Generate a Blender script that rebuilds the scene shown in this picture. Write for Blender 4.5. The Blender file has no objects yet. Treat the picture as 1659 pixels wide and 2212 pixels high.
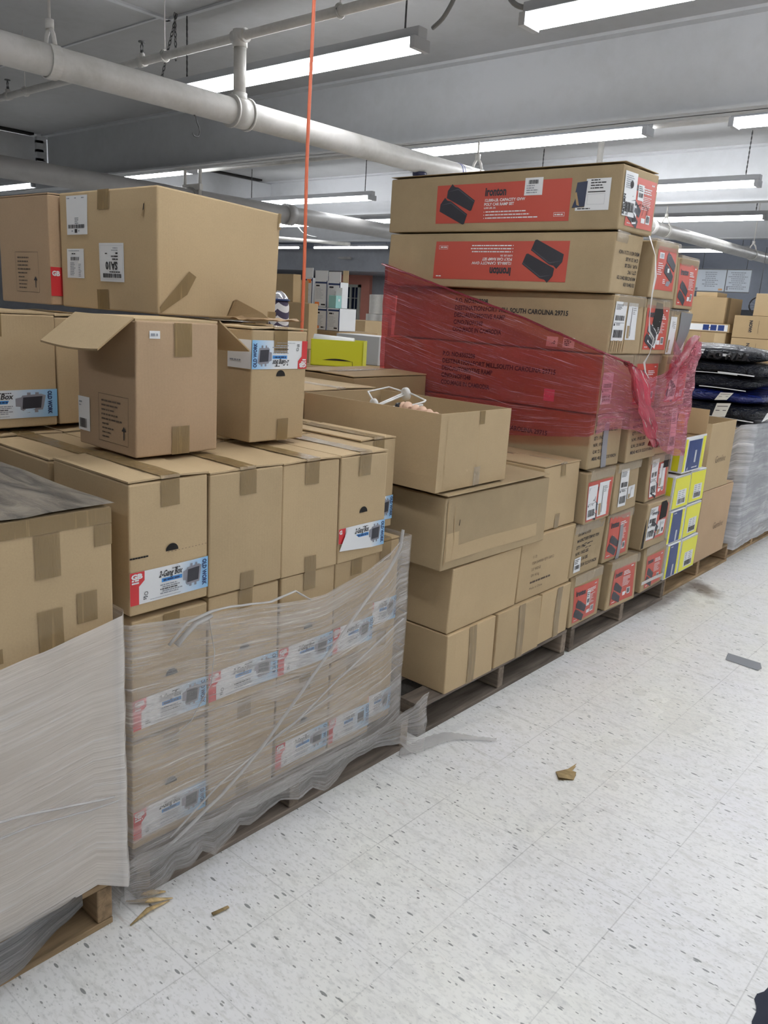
import bpy, bmesh, math, random
from mathutils import Vector, Matrix, noise
from mathutils.geometry import tessellate_polygon
random.seed(7)
C = bpy.context.scene.collection
sc = bpy.context.scene
PI = math.pi

# ------------------------------------------------------------------ camera, world, exposure
cam_d = bpy.data.cameras.new('camera')
cam = bpy.data.objects.new('camera', cam_d); C.objects.link(cam)
R_, U_, F_ = Vector(((0.751554, 0.657027, 0.059006))), Vector(((-0.204165, 0.146615, 0.967895))), Vector(((-0.627282, 0.739473, -0.244331)))
M = Matrix((R_, U_, -F_)).transposed().to_4x4()
M.translation = (1.53, 0.0, 1.43)
cam.matrix_world = M
cam_d.sensor_fit = 'HORIZONTAL'; cam_d.sensor_width = 36.0
cam_d.lens = 36.0 * 1750.0 / 1659.0
cam_d.clip_start = 0.05; cam_d.clip_end = 100
sc.camera = cam
w = bpy.data.worlds.new('world'); sc.world = w; w.use_nodes = True
w.node_tree.nodes['Background'].inputs[0].default_value = (.8, .88, 1, 1)
w.node_tree.nodes['Background'].inputs[1].default_value = 0.01
sc.view_settings.view_transform = 'Standard'; sc.view_settings.look = 'None'
sc.view_settings.gamma = 1.0; sc.view_settings.use_curve_mapping = False
sc.view_settings.exposure = 0.0
TUBE_POWER = 30.5
sc.cycles.max_bounces = 8; sc.cycles.transparent_max_bounces = 16
sc.cycles.sample_clamp_indirect = 6.0

# ------------------------------------------------------------------ materials
def mat(name, col=(.5, .5, .5), rough=.6, metal=0.0, spec=.5, coat=0.0):
    m = bpy.data.materials.new(name); m.use_nodes = True
    b = m.node_tree.nodes['Principled BSDF']
    b.inputs['Base Color'].default_value = (*col, 1)
    b.inputs['Roughness'].default_value = rough
    b.inputs['Metallic'].default_value = metal
    b.inputs['Specular IOR Level'].default_value = spec
    b.inputs['Coat Weight'].default_value = coat
    return m
class NT:
    def __init__(s, m):
        s.m = m; s.t = m.node_tree; s.n = s.t.nodes; s.b = s.n['Principled BSDF']; s.out = s.n['Material Output']
    def add(s, typ, **k):
        n = s.n.new(typ)
        for a, v in k.items():
            if a == 'ins':
                for i, x in v.items():
                    if hasattr(x, 'links') or isinstance(x, bpy.types.NodeSocket): s.t.links.new(x, n.inputs[i])
                    else: n.inputs[i].default_value = x
            else: setattr(n, a, v)
        return n
    def link(s, a, b): s.t.links.new(a, b)
    def coord(s, kind='Object', scale=(1, 1, 1), rot=(0, 0, 0), loc=(0, 0, 0)):
        c = s.add('ShaderNodeTexCoord')
        mp = s.add('ShaderNodeMapping', ins={'Vector': c.outputs[kind], 'Scale': scale, 'Rotation': rot, 'Location': loc})
        return mp.outputs[0]
    def noise(s, vec, scale=5, detail=3, rough=.5, dist=0):
        return s.add('ShaderNodeTexNoise', ins={'Vector': vec, 'Scale': scale, 'Detail': detail, 'Roughness': rough, 'Distortion': dist}).outputs['Fac']
    def math(s, op, a, b=0.0, c=0.0, clamp=False):
        n = s.add('ShaderNodeMath', operation=op, use_clamp=clamp, ins={0: a, 1: b, 2: c}); return n.outputs[0]
    def ramp(s, fac, pts):
        n = s.add('ShaderNodeValToRGB', ins={'Fac': fac}); e = n.color_ramp.elements
        while len(e) < len(pts): e.new(.5)
        for i, (p, c) in enumerate(pts):
            e[i].position = p; e[i].color = (c, c, c, 1) if isinstance(c, (int, float)) else (*c, 1)
        return n.outputs[0]
    def mix(s, fac, a, b, blend='MIX'):
        n = s.add('ShaderNodeMix', data_type='RGBA', blend_type=blend)
        for i, x in ((0, fac), (6, a), (7, b)):
            if isinstance(x, bpy.types.NodeSocket): s.t.links.new(x, n.inputs[i])
            else: n.inputs[i].default_value = x if i == 0 else (*x, 1)
        return n.outputs[2]
    def bump(s, h, strength=.3, dist=.01):
        n = s.add('ShaderNodeBump', ins={'Height': h, 'Strength': strength, 'Distance': dist}); s.link(n.outputs[0], s.b.inputs['Normal']); return n
    def col(s, c): s.link(c, s.b.inputs['Base Color'])

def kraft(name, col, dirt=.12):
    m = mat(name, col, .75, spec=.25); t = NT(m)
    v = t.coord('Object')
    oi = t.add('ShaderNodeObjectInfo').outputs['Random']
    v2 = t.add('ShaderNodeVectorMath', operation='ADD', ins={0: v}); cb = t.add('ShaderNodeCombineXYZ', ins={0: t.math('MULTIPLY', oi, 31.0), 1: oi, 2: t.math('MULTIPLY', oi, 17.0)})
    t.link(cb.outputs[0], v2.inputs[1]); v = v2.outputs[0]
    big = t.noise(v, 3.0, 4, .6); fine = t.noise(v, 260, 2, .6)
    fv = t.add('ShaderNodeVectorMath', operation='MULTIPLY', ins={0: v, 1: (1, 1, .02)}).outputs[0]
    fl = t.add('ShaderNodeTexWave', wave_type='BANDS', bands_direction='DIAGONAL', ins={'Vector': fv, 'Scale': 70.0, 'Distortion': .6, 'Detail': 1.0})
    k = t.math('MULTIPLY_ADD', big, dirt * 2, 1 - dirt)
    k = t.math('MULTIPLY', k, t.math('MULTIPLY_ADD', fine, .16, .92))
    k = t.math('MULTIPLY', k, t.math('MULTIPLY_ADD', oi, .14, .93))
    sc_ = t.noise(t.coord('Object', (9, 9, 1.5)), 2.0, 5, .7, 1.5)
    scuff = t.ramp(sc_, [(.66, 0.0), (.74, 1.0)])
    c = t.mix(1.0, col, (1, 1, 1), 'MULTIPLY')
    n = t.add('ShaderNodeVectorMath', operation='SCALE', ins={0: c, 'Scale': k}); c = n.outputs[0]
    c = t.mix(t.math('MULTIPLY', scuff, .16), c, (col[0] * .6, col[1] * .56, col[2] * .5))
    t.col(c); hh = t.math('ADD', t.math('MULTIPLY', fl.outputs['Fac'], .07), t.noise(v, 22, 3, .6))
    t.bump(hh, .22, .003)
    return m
KR = kraft('kraft_cardboard', (.485, .362, .212))
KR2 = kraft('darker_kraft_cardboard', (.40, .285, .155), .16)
KR3 = kraft('worn_kraft_cardboard', (.39, .295, .175), .28)
KRP = kraft('pinkish_kraft_cardboard', (.455, .32, .20))
INK = mat('black_ink', (.03, .028, .03), .7)
INK2 = mat('faded_ink', (.12, .085, .06), .8)
DARK = mat('painted_gap_shade', (.012, .010, .009), .9)  # flat black that puts the shade of holes and gaps into the colour
WHT = mat('white_paper', (.80, .81, .82), .55)
OFFW = mat('off_white_paper', (.70, .68, .62), .6)
GREYT = mat('grey_print', (.28, .30, .34), .7)
LIGHTGREY = mat('light_grey_print', (.55, .57, .60), .6)
RED = mat('red_print', (.60, .035, .04), .45)
RAMPRED = mat('orange_red_label', (.52, .082, .055), .45)
BLUEBAR = mat('blue_print', (.05, .26, .62), .5)
NAVYT = mat('navy_print', (.015, .035, .12), .5)
RAMPD = mat('dark_ramp_print', (.035, .035, .045), .5)
BOXGREY = mat('grey_box_print', (.25, .25, .29), .5)
BLUEPANEL = mat('blue_carton_print', (.012, .038, .17), .4)
YEL = mat('yellow_carton_print', (.80, .78, .035), .4)
LIME = mat('lime_green_plastic_card', (.56, .55, .02), .45)
TEAL = mat('teal_carton', (.30, .55, .52), .5)
ORG = mat('orange_sticker', (.9, .25, .06), .5)
m = mat('blue_gradient_print', (.3, .6, .9), .5); t = NT(m)
sx = t.add('ShaderNodeSeparateXYZ', ins={0: t.add('ShaderNodeUVMap').outputs[0]})
t.col(t.mix(sx.outputs[0], (.78, .80, .82), (.22, .50, .80))); BLUEGR = m
def tape_mat(name, col, alpha, rough=.22):
    m = mat(name, col, rough, spec=.6); t = NT(m)
    v = t.coord('Object', (1, 1, .25)); n = t.noise(v, 45, 4, .65, 1.2)
    t.bump(n, .5, .004)
    st = t.ramp(t.noise(t.coord('Object', (60, 60, 3)), 1.0, 3, .6, .8), [(.60, 0.0), (.68, 1.0)])
    t.col(t.mix(t.math('MULTIPLY', st, .45), col, (min(1, col[0] * 1.9), min(1, col[1] * 1.9), min(1, col[2] * 1.9))))
    t.b.inputs['Alpha'].default_value = alpha
    return m
TAPE = tape_mat('brown_packing_tape', (.27, .185, .085), .90)
CTAPE = tape_mat('clear_packing_tape', (.50, .42, .32), .45, .12)
STRAP = tape_mat('white_poly_strap', (.62, .60, .58), .95, .35)

def paint(name, col, dirt, rough=.5, sc1=1.2):
    m = mat(name, col, rough); t = NT(m); v = t.coord('Object')
    a = t.noise(v, sc1, 5, .6); b = t.noise(v, 9, 4, .7)
    k = t.ramp(t.math('MULTIPLY_ADD', b, .35, t.math('MULTIPLY', a, .75)), [(.35, (col[0] * (1 - dirt), col[1] * (1 - dirt), col[2] * (1 - dirt * 1.1))), (.62, col)])
    t.col(k); t.bump(b, .12, .004); return m
CEIL = paint('painted_ceiling', (.45, .45, .455), .16)
BEAM = paint('painted_steel_beam', (.61, .62, .64), .12)
PIPE = paint('painted_pipe', (.72, .70, .67), .30, .4, 3)
PIPE2 = paint('grey_painted_pipe', (.36, .35, .34), .2, .5, 2)
WALLM = paint('painted_wall', (.30, .31, .34), .2)
WALLP = paint('salmon_painted_wall', (.62, .25, .19), .1)
WALLB = paint('blue_grey_painted_wall', (.20, .22, .27), .15)
FIXW = mat('white_enamel_housing', (.52, .53, .55), .4)
STEEL = mat('dark_steel', (.12, .12, .12), .45, .8)
CHROME = mat('chromed_wire', (.75, .75, .75), .2, .9)
BLACKP = mat('black_plastic', (.015, .015, .018), .35)
CORD = mat('orange_cord_rubber', (.66, .15, .07), .5)
WHITEPL = mat('white_plastic', (.8, .8, .78), .35)
FLESH = mat('pale_pink_plastic', (.75, .50, .36), .5)
TUBE = mat('lit_fluorescent_tube', (1, 1, 1), .4)
b_ = TUBE.node_tree.nodes['Principled BSDF']; b_.inputs['Emission Color'].default_value = (.955, .975, 1.0, 1); b_.inputs['Emission Strength'].default_value = TUBE_POWER

def wood(name, col, axis=0):
    m = mat(name, col, .8, spec=.2); t = NT(m)
    s = [9, 9, 9]; s[axis] = .8
    v = t.coord('Object', tuple(s)); n = t.noise(v, 4, 5, .65, .4); n2 = t.noise(t.coord('Object'), 3, 3)
    oi = t.add('ShaderNodeObjectInfo').outputs['Random']
    c = t.ramp(n, [(.3, tuple(x * .5 for x in col)), (.7, tuple(x * 1.2 for x in col))])
    sc_ = t.add('ShaderNodeVectorMath', operation='SCALE', ins={0: c, 'Scale': t.math('MULTIPLY', t.math('MULTIPLY_ADD', oi, .6, .65), t.math('MULTIPLY_ADD', n2, .8, .6))})
    t.col(sc_.outputs[0]); t.bump(n, .5, .004); return m
WGREY = wood('weathered_grey_pallet_wood', (.20, .165, .135), 1)
WGREYX = wood('weathered_grey_pallet_wood_across', (.25, .20, .155), 0)
WNEW = wood('pale_new_pallet_wood', (.40, .28, .16), 1)
WNEWX = wood('pale_new_pallet_wood_across', (.42, .29, .17), 0)
SPLW = wood('split_yellow_wood', (.55, .40, .20), 0)

# floor: speckled vinyl composition tiles on a 12 inch grid
m = mat('speckled_vinyl_tile', (.7, .7, .68), .3, spec=.45); t = NT(m)
v = t.coord('Object')
sep = t.add('ShaderNodeSeparateXYZ', ins={0: v})
def seam(o, off):
    f = t.math('FRACT', t.math('DIVIDE', t.math('ADD', o, off + 30.48), .3048))
    return t.math('MINIMUM', f, t.math('SUBTRACT', 1.0, f))
sm = t.math('MINIMUM', seam(sep.outputs[0], 0.0), seam(sep.outputs[1], .02))
seamf = t.ramp(sm, [(.0016, 1.0), (.006, 0.0)])
cellx = t.math('FLOOR', t.math('DIVIDE', t.math('ADD', sep.outputs[0], 30.48), .3048)); celly = t.math('FLOOR', t.math('DIVIDE', t.math('ADD', sep.outputs[1], 30.50), .3048))
cc = t.add('ShaderNodeCombineXYZ', ins={0: cellx, 1: celly})
wn = t.add('ShaderNodeTexWhiteNoise', noise_dimensions='3D', ins={'Vector': cc.outputs[0]}).outputs['Value']
marb = t.noise(t.coord('Object', (14, 38, 1)), 1.0, 5, .65, .6)
marb2 = t.noise(t.coord('Object', (60, 120, 1)), 1.0, 3, .6, .3)
large = t.noise(v, 1.3, 4, .6)
base = t.mix(t.ramp(large, [(.38, 0.0), (.62, 1.0)]), (.87, .87, .825), (.855, .855, .87))
base = t.mix(t.ramp(marb, [(.50, 0.0), (.72, 1.0)]), base, (.70, .70, .675))
base = t.mix(t.math('MULTIPLY', t.ramp(marb2, [(.52, 0.0), (.70, 1.0)]), .5), base, (.50, .51, .49))
def chips(scale, thr, k, rot=0.0):
    vo = t.add('ShaderNodeTexVoronoi', feature='F1', ins={'Vector': t.coord('Object', scale, (0, 0, rot)), 'Scale': 1.0, 'Randomness': 1.0})
    rr = t.add('ShaderNodeSeparateColor', ins={0: vo.outputs['Color']})
    r = t.math('MULTIPLY', t.math('SUBTRACT', rr.outputs[0], thr, clamp=True), k)
    return t.ramp(t.math('SUBTRACT', r, vo.outputs['Distance']), [(0.0, 0.0), (.06, 1.0)])
c1 = chips((30, 92, 1), .87, 2.9, .12); c2 = chips((55, 150, 1), .80, 1.9, -.2); c3 = chips((62, 84, 1), .968, 9.0); c4 = chips((95, 180, 1), .7, 1.2, .4)
base = t.mix(t.math('MULTIPLY', c4, .30), base, (.30, .31, .30))
base = t.mix(t.math('MULTIPLY', c2, .75), base, (.17, .175, .17))
base = t.mix(t.math('MULTIPLY', c1, .80), base, (.13, .14, .14))
base = t.mix(t.math('MULTIPLY', c3, .80), base, (.07, .075, .08))
base = t.mix(t.math('MULTIPLY', seamf, t.math('MULTIPLY_ADD', wn, .35, .10)), base, (.20, .20, .19))
sc1 = t.ramp(t.noise(t.coord('Object', (1.1, 5.0, 1), (0, 0, .5)), 2.2, 5, .7, 2.0), [(.655, 0.0), (.70, 1.0)])
base = t.mix(t.math('MULTIPLY', sc1, .22), base, (.45, .30, .25))
sc2 = t.ramp(t.noise(t.coord('Object', (2.2, .9, 1), (0, 0, .3)), 1.6, 6, .7, 1.0), [(.58, 0.0), (.74, 1.0)])
base = t.mix(t.math('MULTIPLY', sc2, .22), base, (.35, .36, .38))
# dirt near the pallets (a stain that stays where it is)
dn = t.noise(t.coord('Object', (1, 1, 1)), 9, 5, .7)
def blob(cx, cy, rx, ry, rot=0.0):
    vv = t.add('ShaderNodeMapping', vector_type='TEXTURE', ins={'Vector': v, 'Location': (cx, cy, 0), 'Rotation': (0, 0, rot), 'Scale': (rx, ry, 1)})
    ln = t.add('ShaderNodeVectorMath', operation='LENGTH', ins={0: vv.outputs[0]}).outputs['Value']
    return t.ramp(t.math('ADD', ln, t.math('MULTIPLY', t.math('SUBTRACT', dn, .5), 1.2)), [(.35, 1.0), (1.0, 0.0)])
base = t.mix(t.math('MULTIPLY', blob(.10, 4.50, .20, .10, -.75), .8), base, (.13, .09, .065))
base = t.mix(t.math('MULTIPLY', blob(.02, 4.15, .07, .5), .7), base, (.14, .10, .08))
t.col(base)
t.link(t.ramp(large, [(.3, .24), (.7, .38)]), t.b.inputs['Roughness'])
t.bump(t.math('ADD', t.math('MULTIPLY', seamf, -.6), t.noise(v, 30, 3, .5)), .06, .002)
FLOOR = m

def film(name, tint, scat, amin, amax, rough=.18, uvs=(3, 60), fold=(2, 9), bstr=.9, hi=.45, hicol=(.95, .94, .93), tlm=.08):
    """thin stretch film: clear tint underneath, milky where the layers bunch, wet glints along the stretch, partly painted as pale streaks"""
    m = mat(name, scat, rough, spec=.7); t = NT(m)
    uv = t.add('ShaderNodeUVMap').outputs[0]
    def mp(sx, sy, rz=0): return t.add('ShaderNodeMapping', ins={'Vector': uv, 'Scale': (sx, sy, 1), 'Rotation': (0, 0, rz)}).outputs[0]
    a = t.noise(mp(uvs[0], uvs[1], .03), 1.0, 5, .65, .12); b = t.noise(mp(fold[0], fold[1], -.25), 1.0, 4, .6, .8)
    c = t.noise(mp(uvs[0] * 2.5, uvs[1] * 2.4, -.06), 1.0, 3, .6, .2)
    f = t.math('ADD', t.math('MULTIPLY', a, .55), t.math('MULTIPLY', b, .45))
    al = t.add('ShaderNodeMapRange', ins={0: f, 1: .40, 2: .66, 3: amin, 4: amax}).outputs[0]
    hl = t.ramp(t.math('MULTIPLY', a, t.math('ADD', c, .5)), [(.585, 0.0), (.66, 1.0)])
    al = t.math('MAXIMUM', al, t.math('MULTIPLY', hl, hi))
    t.col(t.mix(hl, scat, hicol))  # highlight streaks are painted into the film colour
    t.bump(t.math('ADD', t.math('ADD', a, t.math('MULTIPLY', c, .5)), t.math('MULTIPLY', b, .6)), bstr, .008)
    tr = t.add('ShaderNodeBsdfTransparent', ins={'Color': (*tint, 1)})
    gl = t.add('ShaderNodeBsdfGlossy', ins={'Color': (1, 1, 1, 1), 'Roughness': rough})
    t.link(t.n['Bump'].outputs[0], gl.inputs['Normal'])
    tl = t.add('ShaderNodeBsdfTranslucent', ins={'Color': (*scat, 1)})
    m1 = t.add('ShaderNodeMixShader', ins={0: tlm, 1: t.b.outputs[0], 2: tl.outputs[0]})
    m2 = t.add('ShaderNodeMixShader', ins={0: al, 1: tr.outputs[0], 2: m1.outputs[0]})
    lw = t.add('ShaderNodeLayerWeight', ins={'Blend': .18}); t.link(t.n['Bump'].outputs[0], lw.inputs['Normal'])
    m3 = t.add('ShaderNodeMixShader', ins={0: t.math('MULTIPLY_ADD', lw.outputs['Fresnel'], .35, .03), 1: m2.outputs[0], 2: gl.outputs[0]})
    t.link(m3.outputs[0], t.out.inputs[0]); return m
FILM = film('clear_stretch_film', (.97, .96, .95), (.95, .92, .90), .17, .50, .14, (3, 70), (3, 12), .6, .6)
FILM2 = film('clear_stretch_film_heavy', (.96, .95, .94), (.98, .93, .88), .56, .72, .2, (2.2, 60), (2.5, 8), .5, .7)
FILMW = film('grey_bunched_stretch_film', (.85, .87, .9), (.80, .81, .84), .45, .95, .12, (1.4, 30), (3, 10), 1.6, .9)
PINK = film('pink_stretch_film', (.93, .36, .36), (.62, .13, .20), .06, .34, .12, (2.4, 110), (2, 9), .9, .75, (.95, .62, .68))
PINKB = film('bright_pink_stretch_film', (.97, .55, .60), (.92, .26, .40), .14, .56, .12, (6, 70), (6, 18), 1.1, .85, (1, .75, .82))
PINKR = film('bunched_red_stretch_film', (.95, .3, .35), (.90, .10, .18), .60, .90, .2, (3, 30), (3, 9), 1.0)
BAGM = mat('glossy_black_poly_bag', (.008, .010, .018), .16, spec=.6); t = NT(BAGM)
t.bump(t.math('ADD', t.noise(t.coord('Object', (1, 1, 1.6)), 9, 4, .6, 2.2), t.math('MULTIPLY', t.noise(t.coord('Object'), 30, 3, .6, 1.5), .35)), 1.0, .07)
BAGN = mat('glossy_navy_poly_bag', (.010, .018, .11), .16, spec=.6); t = NT(BAGN)
t.bump(t.noise(t.coord('Object', (1, 1, 2)), 11, 4, .6, 1.6), .9, .03)
m = mat('chevron_fabric', (.8, .78, .8), .8); t = NT(m)
sx = t.add('ShaderNodeSeparateXYZ', ins={0: t.coord('Object')})
zz = t.math('PINGPONG', t.math('ADD', sx.outputs[0], 5.0), .028)
ch = t.math('FRACT', t.math('MULTIPLY', t.math('ADD', sx.outputs[2], zz), 13.0))
t.col(t.mix(t.math('GREATER_THAN', ch, .5), (.78, .76, .76), (.07, .055, .10))); CHEV = m
TPM = mat('white_wrapped_rolls', (.62, .62, .60), .3); t = NT(TPM)
wv = t.add('ShaderNodeTexWave', bands_direction='X', ins={'Vector': t.coord('Object'), 'Scale': 1.9, 'Distortion': .4})
t.col(t.mix(wv.outputs['Fac'], (.50, .50, .49), (.74, .74, .72))); t.bump(t.math('ADD', wv.outputs['Fac'], t.noise(t.coord('Object'), 20, 4)), .6, .02)

# ------------------------------------------------------------------ helpers
def tag(o, label=None, cat=None, group=None, kind=None):
    if label: o['label'] = label
    if cat: o['category'] = cat
    if group: o['group'] = group
    if kind: o['kind'] = kind
    return o
def empty(name, loc, rz=0.0, label=None, cat=None, group=None, kind=None):
    o = bpy.data.objects.new(name, None); o.empty_display_size = .1; C.objects.link(o)
    o.location = loc; o.rotation_euler = (0, 0, rz)
    return tag(o, label, cat, group, kind)
class MB:
    """collects polygons with materials and uvs, then links them as one mesh object"""
    def __init__(s): s.v = []; s.f = []; s.mi = []; s.mats = []; s.uv = []; s.smooth = []
    def m(s, mt):
        if mt not in s.mats: s.mats.append(mt)
        return s.mats.index(mt)
    def face(s, pts, mt, uv=None, smooth=False):
        i = len(s.v); s.v += [tuple(p) for p in pts]; s.f.append(tuple(range(i, i + len(pts)))); s.mi.append(s.m(mt)); s.uv.append(uv); s.smooth.append(smooth)
    def box(s, a, b, mt, M=None):
        x0, y0, z0 = a; x1, y1, z1 = b
        p = [Vector(q) for q in ((x0, y0, z0), (x1, y0, z0), (x1, y1, z0), (x0, y1, z0), (x0, y0, z1), (x1, y0, z1), (x1, y1, z1), (x0, y1, z1))]
        if M: p = [M @ q for q in p]
        for f in ((3, 2, 1, 0), (4, 5, 6, 7), (0, 1, 5, 4), (1, 2, 6, 5), (2, 3, 7, 6), (3, 0, 4, 7)): s.face([p[k] for k in f], mt)
        return s
    def tube(s, pts, r, mt, n=10, cap=True, flat=1.0):
        pts = [Vector(p) for p in pts]; rs = r if isinstance(r, (list, tuple)) else [r] * len(pts); rings = []
        up = Vector((0, 0, 1))
        for i, p in enumerate(pts):
            d = (pts[min(i + 1, len(pts) - 1)] - pts[max(i - 1, 0)]).normalized()
            a = d.cross(up)
            if a.length < .05: a = d.cross(Vector((1, 0, 0)))
            a.normalize(); b = a.cross(d).normalized()
            rings.append([p + a * math.cos(2 * PI * k / n) * rs[i] + b * math.sin(2 * PI * k / n) * rs[i] * flat for k in range(n)])
        for i in range(len(rings) - 1):
            for k in range(n):
                k2 = (k + 1) % n
                s.face([rings[i][k], rings[i + 1][k], rings[i + 1][k2], rings[i][k2]], mt, None, True)
        if cap: s.face(rings[0], mt); s.face(list(reversed(rings[-1])), mt)
        return s
    def build(s, name, parent=None, bevel=0.0, weld=True):
        me = bpy.data.meshes.new(name); me.from_pydata(s.v, [], s.f)
        for m_ in s.mats: me.materials.append(m_)
        uvl = me.uv_layers.new(name='UVMap')
        for p, mi, uv, sm_ in zip(me.polygons, s.mi, s.uv, s.smooth):
            p.material_index = mi; p.use_smooth = sm_
            if uv:
                for li, c in zip(p.loop_indices, uv): uvl.data[li].uv = c
        if weld:
            bm = bmesh.new(); bm.from_mesh(me); bmesh.ops.remove_doubles(bm, verts=bm.verts, dist=1e-5); bm.to_mesh(me); bm.free()
        me.update()
        o = bpy.data.objects.new(name, me); C.objects.link(o)
        if parent: o.parent = parent
        if bevel:
            b = o.modifiers.new('bevel', 'BEVEL'); b.width = bevel; b.segments = 2; b.limit_method = 'ANGLE'; b.angle_limit = math.radians(50)
        return o
def copy_tree(o, parent=None):
    c = o.copy(); C.objects.link(c); c.parent = parent
    for ch in o.children: copy_tree(ch, c)
    return c
_tx = {}
def text_mesh(s, bold=0.0):
    k = (s, bold)
    if k in _tx: return _tx[k]
    cu = bpy.data.curves.new('t', 'FONT'); cu.body = s; cu.size = 1.0; cu.resolution_u = 2; cu.offset = bold
    o = bpy.data.objects.new('t', cu); C.objects.link(o)
    dg = bpy.context.evaluated_depsgraph_get(); dg.update()
    me = o.evaluated_get(dg).to_mesh()
    vs = [(v.co.x, v.co.y) for v in me.vertices]; fs = [tuple(p.vertices) for p in me.polygons]
    wd = max([v[0] for v in vs] or [0]); o.evaluated_get(dg).to_mesh_clear()
    C.objects.unlink(o); bpy.data.objects.remove(o); bpy.data.curves.remove(cu)
    _tx[k] = (vs, fs, wd); return _tx[k]
def subtri(a, b, c, mx, out, d=0):
    l = [(a - b).length, (b - c).length, (c - a).length]; k = l.index(max(l))
    if l[k] <= mx or d > 9: out.append((a, b, c)); return
    if k == 0: mid = (a + b) / 2; subtri(a, mid, c, mx, out, d + 1); subtri(mid, b, c, mx, out, d + 1)
    elif k == 1: mid = (b + c) / 2; subtri(a, b, mid, mx, out, d + 1); subtri(a, mid, c, mx, out, d + 1)
    else: mid = (c + a) / 2; subtri(a, b, mid, mx, out, d + 1); subtri(mid, b, c, mx, out, d + 1)

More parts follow.
